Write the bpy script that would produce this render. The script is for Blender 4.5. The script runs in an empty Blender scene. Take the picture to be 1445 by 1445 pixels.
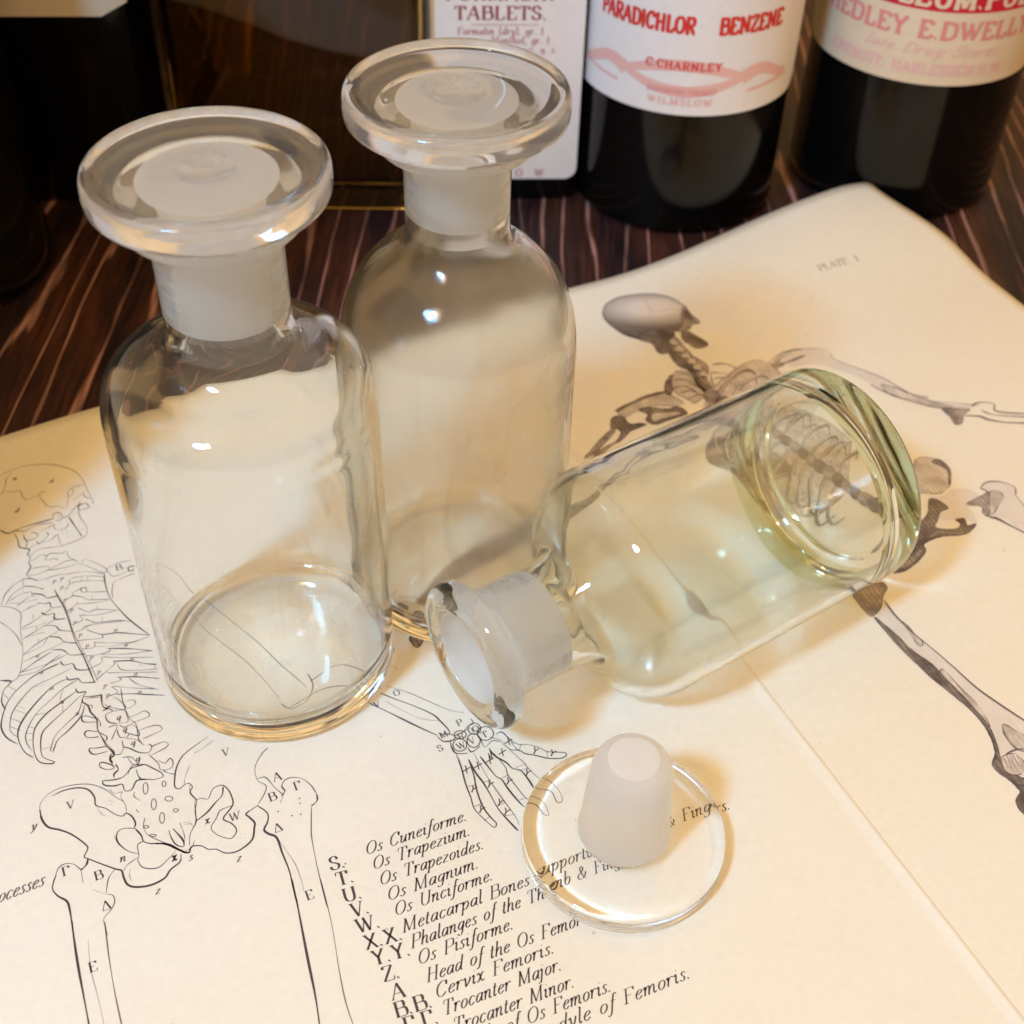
import bpy, bmesh, math, random
from mathutils import Vector, Matrix
random.seed(7)
PI = math.pi
# ------------------------------------------------------------------ units
# all lengths below are written in stopper-disc diameters (34 mm) and converted to metres by S
S = 0.034
scene = bpy.context.scene
COL = scene.collection

# ------------------------------------------------------------------ camera
F_PX, PITCH, ROLL, CAM_H = 1874.15, 0.7716, 0.0326, 5.7521
CP, SP = math.cos(PITCH), math.sin(PITCH)
fw = Vector((0, CP, -SP)); up0 = Vector((0, SP, CP)); rt0 = Vector((1, 0, 0))
rt = rt0*math.cos(ROLL) + up0*math.sin(ROLL)
up = up0*math.cos(ROLL) - rt0*math.sin(ROLL)
cam_d = bpy.data.cameras.new('camera'); cam = bpy.data.objects.new('camera', cam_d); COL.objects.link(cam)
cam.matrix_world = Matrix.Translation(Vector((0, 0, CAM_H))*S) @ Matrix((rt, up, -fw)).transposed().to_4x4()
cam_d.sensor_width = 36; cam_d.lens = 36*F_PX/1445
cam_d.clip_start = 0.01; cam_d.clip_end = 20
cam_d.dof.use_dof = True; cam_d.dof.focus_distance = 6.5*S; cam_d.dof.aperture_fstop = 27
scene.camera = cam

# ------------------------------------------------------------------ light of the room
w = bpy.data.worlds.new('World'); scene.world = w; w.use_nodes = True
wnt = w.node_tree; bg = wnt.nodes['Background']
wtc = wnt.nodes.new('ShaderNodeTexCoord'); wsx = wnt.nodes.new('ShaderNodeSeparateXYZ'); wnt.links.new(wtc.outputs['Generated'], wsx.inputs[0])
wr = wnt.nodes.new('ShaderNodeValToRGB'); wnt.links.new(wsx.outputs[2], wr.inputs[0])
wr.color_ramp.elements[0].position = 0.0; wr.color_ramp.elements[0].color = (.30, .19, .09, 1)      # dim walls
wr.color_ramp.elements[1].position = 0.9; wr.color_ramp.elements[1].color = (1.0, .62, .25, 1)      # warm lit ceiling
wnt.links.new(wr.outputs[0], bg.inputs[0]); bg.inputs[1].default_value = 1.22

def area_lamp(name, loc, target, size, power, col, shape='DISK'):
    d = bpy.data.lights.new(name, 'AREA'); d.shape = shape; d.size = size*S; d.energy = power; d.color = col
    o = bpy.data.objects.new(name, d); COL.objects.link(o)
    o.location = Vector(loc)*S
    o.rotation_euler = (Vector(target)-Vector(loc)).to_track_quat('-Z', 'Y').to_euler()
    return o
area_lamp('desk_lamp', (-7.95, -4.74, 15.5), (0.3, 5.2, 0), 2.3, 3.3, (0.20, 0.56, 1.0))
area_lamp('warm_bulb', (-6.3, -4.55, 16.0), (0.3, 5.2, 0), 1.0, 0.47, (1.0, 0.66, 0.36))

vs = scene.view_settings
vs.view_transform = 'Standard'; vs.look = 'None'; vs.exposure = 0; vs.gamma = 1
cy = scene.cycles
cy.max_bounces = 20; cy.transmission_bounces = 18; cy.glossy_bounces = 8; cy.diffuse_bounces = 4
cy.transparent_max_bounces = 8
cy.caustics_reflective = True; cy.caustics_refractive = True
cy.sample_clamp_indirect = 90.0; cy.blur_glossy = 0.2
try:
    cy.use_guiding = True; cy.use_surface_guiding = True; cy.use_volume_guiding = False; cy.guiding_training_samples = 128
except Exception: pass
cy.use_denoising = True
try: cy.denoiser = 'OPENIMAGEDENOISE'; cy.denoising_prefilter = 'ACCURATE'
except Exception: pass

# ------------------------------------------------------------------ helpers: object bookkeeping
def empty(name, loc=(0,0,0)):
    o = bpy.data.objects.new(name, None); o.empty_display_size = 0.01; COL.objects.link(o); o.location = Vector(loc)*S
    return o
def tag(o, label=None, cat=None, group=None, kind=None):
    if label: o['label'] = label
    if cat: o['category'] = cat
    if group: o['group'] = group
    if kind: o['kind'] = kind
    return o
def mesh_obj(name, verts, faces, mat, parent=None, smooth=False, loc=None, mats=None, midx=None, normals=None):
    me = bpy.data.meshes.new(name)
    me.from_pydata([tuple(c*S for c in v) for v in verts], [], faces)
    for m in (mats or [mat]): me.materials.append(m)
    if midx: me.polygons.foreach_set('material_index', midx)
    if smooth or normals: me.polygons.foreach_set('use_smooth', [True]*len(me.polygons))
    me.update()
    if normals: me.normals_split_custom_set_from_vertices(normals)
    o = bpy.data.objects.new(name, me); COL.objects.link(o)
    if loc: o.location = Vector(loc)*S
    if parent: o.parent = parent
    return o

# ------------------------------------------------------------------ materials
def new_mat(name):
    m = bpy.data.materials.new(name); m.use_nodes = True
    nt = m.node_tree; b = nt.nodes['Principled BSDF']
    return m, nt, b
def nd(nt, t, **kw):
    n = nt.nodes.new(t)
    for k, v in kw.items(): setattr(n, k, v)
    return n
def setin(n, **kw):
    for k, v in kw.items(): n.inputs[k].default_value = v
def simple(name, col, rough=0.5, spec=0.5, coat=0.0):
    m, nt, b = new_mat(name)
    b.inputs['Base Color'].default_value = (*col, 1); b.inputs['Roughness'].default_value = rough
    b.inputs['Specular IOR Level'].default_value = spec; b.inputs['Coat Weight'].default_value = coat
    return m
def bump(nt, b, scale, strength, dist, detail=3, vec=None, stretch=None):
    tc = nd(nt, 'ShaderNodeTexCoord'); nz = nd(nt, 'ShaderNodeTexNoise')
    nz.inputs['Scale'].default_value = scale/S; nz.inputs['Detail'].default_value = detail
    if stretch:
        mp = nd(nt, 'ShaderNodeMapping'); mp.inputs['Scale'].default_value = stretch
        nt.links.new(tc.outputs['Object'], mp.inputs[0]); nt.links.new(mp.outputs[0], nz.inputs['Vector'])
    else: nt.links.new(tc.outputs['Object'], nz.inputs['Vector'])
    bp = nd(nt, 'ShaderNodeBump'); bp.inputs['Strength'].default_value = strength; bp.inputs['Distance'].default_value = dist*S
    nt.links.new(nz.outputs[0], bp.inputs['Height']); nt.links.new(bp.outputs[0], b.inputs['Normal'])
    return nz, bp
def glass(name, col, rough=0.0, wav=0.35):
    m, nt, b = new_mat(name)
    b.inputs['Base Color'].default_value = (*col, 1); b.inputs['Roughness'].default_value = rough
    b.inputs['Transmission Weight'].default_value = 1; b.inputs['IOR'].default_value = 1.5
    if wav: bump(nt, b, 1.6, wav, 0.02, 1.5)
    return m
def ground_glass(name, col, amount, tint):
    # acid-ground joint: rough refraction plus the white scatter of the abraded skin
    m, nt, b = new_mat(name)
    b.inputs['Base Color'].default_value = (*col, 1); b.inputs['Roughness'].default_value = 0.55
    b.inputs['Transmission Weight'].default_value = 1; b.inputs['IOR'].default_value = 1.5
    bump(nt, b, 60, .12, .004, 3)
    d = nd(nt, 'ShaderNodeBsdfDiffuse'); d.inputs[0].default_value = (*tint, 1)
    t = nd(nt, 'ShaderNodeBsdfTranslucent'); t.inputs[0].default_value = (*tint, 1)
    mx = nd(nt, 'ShaderNodeMixShader'); mx.inputs[0].default_value = 0.5
    nt.links.new(d.outputs[0], mx.inputs[1]); nt.links.new(t.outputs[0], mx.inputs[2])
    m2 = nd(nt, 'ShaderNodeMixShader')
    tc = nd(nt, 'ShaderNodeTexCoord'); nz = nd(nt, 'ShaderNodeTexNoise'); nz.inputs['Scale'].default_value = 9/S; nz.inputs['Detail'].default_value = 10; nz.inputs['Roughness'].default_value = .75
    mp = nd(nt, 'ShaderNodeMapping'); mp.inputs['Scale'].default_value = (1, 1, 2.5)
    nt.links.new(tc.outputs['Object'], mp.inputs[0]); nt.links.new(mp.outputs[0], nz.inputs['Vector'])
    mr = nd(nt, 'ShaderNodeMapRange'); setin(mr, **{'From Min': .3, 'From Max': .7, 'To Min': max(0, amount-.22), 'To Max': min(1, amount+.22)})
    nt.links.new(nz.outputs[0], mr.inputs[0]); nt.links.new(mr.outputs[0], m2.inputs[0])
    nt.links.new(b.outputs[0], m2.inputs[1]); nt.links.new(mx.outputs[0], m2.inputs[2])
    nt.links.new(m2.outputs[0], nt.nodes['Material Output'].inputs[0])
    return m
M = {}
M['glass_clear'] = glass('clear_old_glass', (.985, .985, .955))
M['glass_pale'] = glass('pale_straw_glass', (.985, .98, .94))
M['glass_green'] = glass('pale_green_glass', (.945, .975, .945))
M['glass_thick_green'] = glass('thick_green_glass', (.60, .66, .40), wav=.3)
M['glass_foot'] = glass('thick_clear_glass', (.96, .955, .90), wav=.3)
M['glass_disc'] = glass('pressed_glass', (.985, .985, .97), wav=.25)
M['ground'] = ground_glass('ground_glass', (.985, .985, .96), .50, (.97, .97, .96))
M['ground_end'] = ground_glass('lit_ground_end', (.99, .99, .98), .80, (.99, .99, .99))  # plug tip made whiter, standing for the light caught on its end
M['ground_neck'] = ground_glass('ground_glass_neck', (.99, .99, .97), .72, (.98, .98, .96))
def cloudy_glass(name, col, amount, rough, tint):
    # inside wall filmed with old residue: patchy faint scatter
    m, nt, b = new_mat(name)
    b.inputs['Base Color'].default_value = (*col, 1); b.inputs['Roughness'].default_value = rough
    b.inputs['Transmission Weight'].default_value = 1; b.inputs['IOR'].default_value = 1.5
    t = nd(nt, 'ShaderNodeBsdfTranslucent'); t.inputs[0].default_value = (*tint, 1)
    d = nd(nt, 'ShaderNodeBsdfDiffuse'); d.inputs[0].default_value = (*tint, 1)
    mx = nd(nt, 'ShaderNodeMixShader'); mx.inputs[0].default_value = .4
    nt.links.new(t.outputs[0], mx.inputs[1]); nt.links.new(d.outputs[0], mx.inputs[2])
    tc = nd(nt, 'ShaderNodeTexCoord'); nz = nd(nt, 'ShaderNodeTexNoise'); setin(nz, Scale=1.3/S, Detail=5.0, Roughness=.6)
    nt.links.new(tc.outputs['Object'], nz.inputs['Vector'])
    mr = nd(nt, 'ShaderNodeMapRange'); setin(mr, **{'From Min': .35, 'From Max': .68, 'To Min': amount*.55, 'To Max': amount*1.4})
    nt.links.new(nz.outputs[0], mr.inputs[0])
    m2 = nd(nt, 'ShaderNodeMixShader'); nt.links.new(mr.outputs[0], m2.inputs[0])
    nt.links.new(b.outputs[0], m2.inputs[1]); nt.links.new(mx.outputs[0], m2.inputs[2])
    nt.links.new(m2.outputs[0], nt.nodes['Material Output'].inputs[0])
    return m
M['film_b'] = cloudy_glass('filmed_inner_wall', (.99, .985, .95), .14, .15, (.98, .90, .68))
M['film_a'] = cloudy_glass('clean_inner_wall', (.985, .985, .96), .04, .0, (.88, .86, .74))
M['film_d'] = cloudy_glass('greenish_inner_wall', (.965, .98, .94), .055, .03, (.86, .88, .74))
M['film_disc'] = cloudy_glass('handled_pressed_glass', (.985, .985, .97), .085, .02, (.96, .95, .93))
M['black_glass'] = simple('very_dark_glass', (.0035, .0032, .003), .12, .32)
M['brown_glass_dark'] = simple('dark_brown_glass', (.010, .005, .002), .08, .5)

# paper
def paper_mat(name, base, stain, sc=0.5):
    m, nt, b = new_mat(name)
    tc = nd(nt, 'ShaderNodeTexCoord')
    n1 = nd(nt, 'ShaderNodeTexNoise'); n1.inputs['Scale'].default_value = sc/S; n1.inputs['Detail'].default_value = 5; n1.inputs['Roughness'].default_value = .6
    n2 = nd(nt, 'ShaderNodeTexNoise'); n2.inputs['Scale'].default_value = 22/S; n2.inputs['Detail'].default_value = 4
    for n in (n1, n2): nt.links.new(tc.outputs['Object'], n.inputs['Vector'])
    r = nd(nt, 'ShaderNodeMapRange'); setin(r, **{'From Min': .38, 'From Max': .72})
    nt.links.new(n1.outputs[0], r.inputs[0])
    mx = nd(nt, 'ShaderNodeMix', data_type='RGBA')
    mx.inputs[6].default_value = (*base, 1); mx.inputs[7].default_value = (*stain, 1)
    nt.links.new(r.outputs[0], mx.inputs[0])
    r2 = nd(nt, 'ShaderNodeMapRange'); setin(r2, **{'From Min': .3, 'From Max': .7, 'To Min': .98, 'To Max': 1.02}); nt.links.new(n2.outputs[0], r2.inputs[0])
    # foxing: few tiny brown specks
    v = nd(nt, 'ShaderNodeTexVoronoi'); v.inputs['Scale'].default_value = 3.0/S; nt.links.new(tc.outputs['Object'], v.inputs['Vector'])
    sp = nd(nt, 'ShaderNodeMapRange'); setin(sp, **{'From Min': .015, 'From Max': .035, 'To Min': .72, 'To Max': 1.0}); nt.links.new(v.outputs['Distance'], sp.inputs[0])
    mu0 = nd(nt, 'ShaderNodeMath', operation='MULTIPLY'); nt.links.new(r2.outputs[0], mu0.inputs[0]); nt.links.new(sp.outputs[0], mu0.inputs[1])
    hs = nd(nt, 'ShaderNodeHueSaturation'); nt.links.new(mx.outputs[2], hs.inputs['Color']); nt.links.new(mu0.outputs[0], hs.inputs['Value'])
    nt.links.new(hs.outputs[0], b.inputs['Base Color'])
    b.inputs['Roughness'].default_value = .72; b.inputs['Specular IOR Level'].default_value = .25
    bp = nd(nt, 'ShaderNodeBump'); bp.inputs['Strength'].default_value = .05; bp.inputs['Distance'].default_value = .01*S
    nt.links.new(n2.outputs[0], bp.inputs['Height']); nt.links.new(bp.outputs[0], b.inputs['Normal'])
    return m
M['paper'] = paper_mat('aged_paper', (.85, .825, .715), (.83, .775, .64))
M['label_white'] = paper_mat('white_label_paper', (.88, .84, .84), (.86, .82, .80), 1.0)
M['label_cream'] = paper_mat('cream_label_paper', (.80, .68, .50), (.78, .62, .44), .8)
M['label_tan'] = paper_mat('tan_label_paper', (.82, .68, .50), (.74, .58, .40), .8)

def ink(name, col, rough=.6): return simple(name, col, rough, .2)
M['ink'] = ink('black_printing_ink', (.085, .06, .06))
M['ink2'] = ink('worn_printing_ink', (.17, .13, .13))
M['ink3'] = ink('faint_printing_ink', (.36, .30, .27))
def engraved(name, col, light, amount):
    m, nt, b = new_mat(name)
    tc = nd(nt, 'ShaderNodeTexCoord')
    mp = nd(nt, 'ShaderNodeMapping'); mp.inputs['Rotation'].default_value = (0, 0, math.radians(-22)); nt.links.new(tc.outputs['Object'], mp.inputs[0])
    wv = nd(nt, 'ShaderNodeTexWave'); setin(wv, Scale=11/S, Distortion=2.5, Detail=2.0); wv.inputs['Detail Scale'].default_value = .6
    nt.links.new(mp.outputs[0], wv.inputs['Vector'])
    nz = nd(nt, 'ShaderNodeTexNoise'); setin(nz, Scale=7/S, Detail=5.0, Roughness=.65); nt.links.new(tc.outputs['Object'], nz.inputs['Vector'])
    mr = nd(nt, 'ShaderNodeMapRange'); setin(mr, **{'From Min': .36, 'From Max': .66}); nt.links.new(nz.outputs[0], mr.inputs[0])
    mu = nd(nt, 'ShaderNodeMath', operation='MULTIPLY'); wr_ = nd(nt, 'ShaderNodeMapRange'); setin(wr_, **{'From Min': .3, 'From Max': .7}); nt.links.new(wv.outputs['Fac'], wr_.inputs[0]); nt.links.new(wr_.outputs[0], mu.inputs[0]); nt.links.new(mr.outputs[0], mu.inputs[1])
    ad = nd(nt, 'ShaderNodeMath', operation='ADD'); nt.links.new(mu.outputs[0], ad.inputs[0]); nt.links.new(mr.outputs[0], ad.inputs[1])
    sc_ = nd(nt, 'ShaderNodeMath', operation='MULTIPLY'); sc_.inputs[1].default_value = amount*.5; nt.links.new(ad.outputs[0], sc_.inputs[0])
    mx = nd(nt, 'ShaderNodeMix', data_type='RGBA'); mx.inputs[6].default_value = (*col, 1); mx.inputs[7].default_value = (*light, 1)
    nt.links.new(sc_.outputs[0], mx.inputs[0]); nt.links.new(mx.outputs[2], b.inputs['Base Color'])
    b.inputs['Roughness'].default_value = .65; b.inputs['Specular IOR Level'].default_value = .2
    return m
M['tone_dark'] = engraved('engraved_dark_tone', (.105, .082, .075), (.42, .35, .29), .8)
M['tone_mid'] = engraved('engraved_middle_tone', (.21, .17, .15), (.60, .52, .43), .9)
M['tone_light'] = engraved('engraved_light_tone', (.44, .39, .34), (.80, .73, .63), 1.1)
M['tone_pale'] = engraved('engraved_pale_tone', (.70, .65, .58), (.82, .76, .67), .8)
M['red_ink'] = ink('red_label_ink', (.72, .05, .04))
M['pink_ink'] = ink('faded_red_label_ink', (.78, .30, .28))
M['rose_ink'] = ink('pale_red_label_ink', (.85, .52, .48))
M['maroon_ink'] = ink('maroon_label_ink', (.34, .08, .10))
M['maroon_pale'] = ink('faded_maroon_label_ink', (.58, .30, .32))
M['red_band'] = ink('crimson_label_band', (.66, .02, .05))

# dark grooved wood
m, nt, b = new_mat('dark_grooved_wood'); M['wood'] = m
tc = nd(nt, 'ShaderNodeTexCoord')
mp = nd(nt, 'ShaderNodeMapping'); mp.inputs['Scale'].default_value = (1/S, 0.10/S, 1/S)
nt.links.new(tc.outputs['Object'], mp.inputs[0])
na = nd(nt, 'ShaderNodeTexNoise'); setin(na, Scale=1.15, Detail=4.0, Roughness=.5, Distortion=.1); nt.links.new(mp.outputs[0], na.inputs['Vector'])
mp2 = nd(nt, 'ShaderNodeMapping'); mp2.inputs['Scale'].default_value = (3.2/S, 0.45/S, 1/S); nt.links.new(tc.outputs['Object'], mp2.inputs[0])
nb = nd(nt, 'ShaderNodeTexNoise'); setin(nb, Scale=1.0, Detail=6.0, Roughness=.65); nt.links.new(mp2.outputs[0], nb.inputs['Vector'])
# repeated thin ridges: fract of the warped coordinate
m1 = nd(nt, 'ShaderNodeMath', operation='MULTIPLY'); m1.inputs[1].default_value = 5.2; nt.links.new(na.outputs[0], m1.inputs[0])
sx = nd(nt, 'ShaderNodeSeparateXYZ'); nt.links.new(mp.outputs[0], sx.inputs[0])
m1b = nd(nt, 'ShaderNodeMath', operation='MULTIPLY'); m1b.inputs[1].default_value = 4.9; nt.links.new(sx.outputs[0], m1b.inputs[0])
m1c = nd(nt, 'ShaderNodeMath', operation='ADD'); nt.links.new(m1.outputs[0], m1c.inputs[0]); nt.links.new(m1b.outputs[0], m1c.inputs[1])
fr = nd(nt, 'ShaderNodeMath', operation='FRACT'); nt.links.new(m1c.outputs[0], fr.inputs[0])
ce = nd(nt, 'ShaderNodeMath', operation='SUBTRACT'); ce.inputs[1].default_value = .5; nt.links.new(fr.outputs[0], ce.inputs[0])
ab = nd(nt, 'ShaderNodeMath', operation='ABSOLUTE'); nt.links.new(ce.outputs[0], ab.inputs[0])
ln = nd(nt, 'ShaderNodeMapRange'); setin(ln, **{'From Min': .02, 'From Max': .085, 'To Min': 1.0, 'To Max': 0.0}); nt.links.new(ab.outputs[0], ln.inputs[0])
nbr = nd(nt, 'ShaderNodeMapRange'); setin(nbr, **{'From Min': .40, 'From Max': .60}); nt.links.new(nb.outputs[0], nbr.inputs[0])
lm = nd(nt, 'ShaderNodeMath', operation='MULTIPLY'); nt.links.new(ln.outputs[0], lm.inputs[0]); 
nbr2 = nd(nt, 'ShaderNodeMapRange'); setin(nbr2, **{'From Min': .36, 'From Max': .60, 'To Min': .18}); nt.links.new(nb.outputs[0], nbr2.inputs[0]); nt.links.new(nbr2.outputs[0], lm.inputs[1])
c1 = nd(nt, 'ShaderNodeMix', data_type='RGBA'); c1.inputs[6].default_value = (.013, .007, .011, 1); c1.inputs[7].default_value = (.060, .021, .013, 1)
nt.links.new(nbr.outputs[0], c1.inputs[0])
c2 = nd(nt, 'ShaderNodeMix', data_type='RGBA'); c2.inputs[7].default_value = (.40, .22, .19, 1)
nt.links.new(c1.outputs[2], c2.inputs[6]); nt.links.new(lm.outputs[0], c2.inputs[0])
nt.links.new(c2.outputs[2], b.inputs['Base Color']); b.inputs['Roughness'].default_value = .5; b.inputs['Specular IOR Level'].default_value = .22
# fine pores
mp3 = nd(nt, 'ShaderNodeMapping'); mp3.inputs['Scale'].default_value = (30/S, 1.6/S, 1/S); nt.links.new(tc.outputs['Object'], mp3.inputs[0])
ng = nd(nt, 'ShaderNodeTexNoise'); setin(ng, Scale=1.0, Detail=4.0, Roughness=.6); nt.links.new(mp3.outputs[0], ng.inputs['Vector'])
gr = nd(nt, 'ShaderNodeMapRange'); setin(gr, **{'From Min': .35, 'From Max': .65, 'To Min': .55, 'To Max': 1.5}); nt.links.new(ng.outputs[0], gr.inputs[0])
hv = nd(nt, 'ShaderNodeHueSaturation'); nt.links.new(c2.outputs[2], hv.inputs['Color']); nt.links.new(gr.outputs[0], hv.inputs['Value']); nt.links.new(hv.outputs[0], b.inputs['Base Color'])
bp = nd(nt, 'ShaderNodeBump'); bp.inputs['Strength'].default_value = .5; bp.inputs['Distance'].default_value = .03*S
nt.links.new(lm.outputs[0], bp.inputs['Height']); nt.links.new(bp.outputs[0], b.inputs['Normal'])

# amber glass of the flat bottle
m, nt, b = new_mat('amber_brown_glass'); M['amber'] = m
b.inputs['Base Color'].default_value = (.50, .36, .10, 1); b.inputs['Roughness'].default_value = .04
b.inputs['Transmission Weight'].default_value = 1; b.inputs['IOR'].default_value = 1.5
bump(nt, b, .8, .3, .05, 2)

# ------------------------------------------------------------------ the table
TZ = -0.014      # table top: the sheet of paper is 0.4 mm thick
def box(x0, x1, y0, y1, z0, z1):
    v = [(x0,y0,z0),(x1,y0,z0),(x1,y1,z0),(x0,y1,z0),(x0,y0,z1),(x1,y0,z1),(x1,y1,z1),(x0,y1,z1)]
    f = [(0,3,2,1),(4,5,6,7),(0,1,5,4),(1,2,6,5),(2,3,7,6),(3,0,4,7)]
    return v, f
v, f = box(-24, 24, -8, 30, TZ-1.0, TZ)
tag(mesh_obj('table_top', v, f, M['wood']), kind='structure')

# ------------------------------------------------------------------ the paper sheet
TH = math.radians(27.4); E1 = (math.cos(TH), math.sin(TH)); E2 = (-E1[1], E1[0])
def sst(a, b, x):
    t = min(1, max(0, (x-a)/(b-a))); return t*t*(3-2*t)
def page_h(x, y):
    u = x*E1[0]+y*E1[1]; v = x*E2[0]+y*E2[1]
    z = 0.29*sst(4.4, 6.9, u)*sst(5.9, 7.3, v)**1.3
    z += .10*sst(6.3, 7.2, u)*sst(5.6, 3.2, v)*sst(1.0, 2.5, v)           # the free right edge waves a little
    z += .05*sst(6.6, 7.25, v)*sst(3.4, 1.2, u)*(0.5+0.5*math.sin(u*1.9))
    # the old fold between the two halves
    d = u-3.36
    z += .020*max(0, 1-abs(d)/(.06 if d < 0 else .016))
    return z
def unp(px, py):
    """a point of the photograph, on the (nearly flat) sheet"""
    d = fw + rt*((px-722.5)/F_PX) - up*((py-722.5)/F_PX)
    z = 0.0
    for _ in range(8):
        t = (z-CAM_H)/d.z; x, y = d.x*t, d.y*t
        z2 = page_h(x, y)
        z = .5*z+.5*z2
    return x, y
def sheet():
    us = sorted([i*12.69/150 for i in range(151)]+[8.80, 8.845, 8.86, 8.875, 8.92]); NU, NV = len(us)-1, 120
    u0, vF = -5.5, -4.0
    V = []; 
    def uR(v): return 7.19 - .33*sst(6.3, 7.24, v)**1.5
    def vB(u): return 7.24 + .012*math.sin(u*2.3) - .05*sst(6.86-.35, 6.86+.1, u)**2
    for i in range(NU+1):
        for j in range(NV+1):
            s = us[i]/12.69; t = j/NV
            v = vF + t*(7.24-vF)
            u = u0 + s*(uR(v)-u0)
            v = vF + t*(vB(u)-vF)
            V.append((u*E1[0]+v*E2[0], u*E1[1]+v*E2[1]))
    # exact column on the fold
    top = [(x, y, page_h(x, y)) for x, y in V]
    bot = [(x, y, page_h(x, y)-.010) for x, y in V]
    n = len(V); F = []
    I = lambda i, j: i*(NV+1)+j
    for i in range(NU):
        for j in range(NV):
            F.append((I(i,j), I(i+1,j), I(i+1,j+1), I(i,j+1)))
            F.append((n+I(i,j), n+I(i,j+1), n+I(i+1,j+1), n+I(i+1,j)))
    for i in range(NU):
        F.append((I(i,0), n+I(i,0), n+I(i+1,0), I(i+1,0)))
        F.append((I(i,NV), I(i+1,NV), n+I(i+1,NV), n+I(i,NV)))
    for j in range(NV):
        F.append((I(0,j), I(0,j+1), n+I(0,j+1), n+I(0,j)))
        F.append((I(NU,j), n+I(NU,j), n+I(NU,j+1), I(NU,j+1)))
    return top+bot, F
page = empty('anatomy_print')
tag(page, 'large aged cream sheet printed with two skeletons and a key of bones, under the bottles', 'print')
V, F = sheet()
mesh_obj('sheet', V, F, M['paper'], page, smooth=True)

# ------------------------------------------------------------------ printing: ribbons, blots and letters
class Ink:
    """collects flat ink shapes; mapper turns local 2-D points into 3-D points on the printed surface"""
    def __init__(s, mapper): s.v = []; s.f = []; s.m = mapper; s.mats = []; s.mi = []; s.layered = False
    def mat(s, m):
        if m not in s.mats: s.mats.append(m)
        return s.mats.index(m)
    def ribbon(s, pts, wf, m):
        n = len(pts)
        if n < 2: return
        if s.layered: INKZ[0] += 8e-5       # later impressions lie over earlier ones
        k = s.mat(m); b0 = len(s.v)
        for i, (x, y) in enumerate(pts):
            a = pts[max(0, i-1)]; c = pts[min(n-1, i+1)]
            dx, dy = c[0]-a[0], c[1]-a[1]; L = math.hypot(dx, dy) or 1
            dx /= L; dy /= L
            hw = wf(i/(n-1), dx, dy)*.5
            s.v.append(s.m(x-dy*hw, y+dx*hw)); s.v.append(s.m(x+dy*hw, y-dx*hw))
        for i in range(n-1):
            q = b0+2*i
            s.f.append((q, q+1, q+3, q+2)); s.mi.append(k)
    def poly(s, pts, m):
        s.layered = True; INKZ[0] += 8e-5
        k = s.mat(m); b0 = len(s.v)
        bm = bmesh.new()
        vs_ = [bm.verts.new((x, y, 0)) for x, y in pts]
        try: fc = bm.faces.new(vs_)
        except ValueError: bm.free(); return
        bmesh.ops.triangulate(bm, faces=[fc])
        bm.verts.index_update(); bm.normal_update()
        for v_ in bm.verts: s.v.append(s.m(v_.co.x, v_.co.y))
        for f_ in bm.faces: s.f.append(tuple(b0+v_.index for v_ in f_.verts)); s.mi.append(k)
        bm.free()
    def build(s, name, parent, label=None):
        o = mesh_obj(name, s.v, s.f, None, parent, mats=[M[q] for q in s.mats], midx=s.mi)
        if label: o['label'] = label
        if s.layered: INKZ[0] = .0012
        return o
def catmull(pts, n=5, closed=False):
    if len(pts) < 3: return list(pts)
    P = ([pts[-1]]+list(pts)+[pts[0], pts[1]]) if closed else ([pts[0]]+list(pts)+[pts[-1]])
    out = []
    for i in range(1, len(P)-2):
        p0, p1, p2, p3 = P[i-1:i+3]
        for k in range(n):
            t = k/n
            out.append(tuple(.5*((2*p1[c])+(-p0[c]+p2[c])*t+(2*p0[c]-5*p1[c]+4*p2[c]-p3[c])*t*t+(-p0[c]+3*p1[c]-3*p2[c]+p3[c])*t**3) for c in (0, 1)))
    out.append(P[-2] if not closed else out[0])
    return out
INKZ = [0.0012]
def page_map(x, y): return (x, y, page_h(x, y)+INKZ[0])

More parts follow.
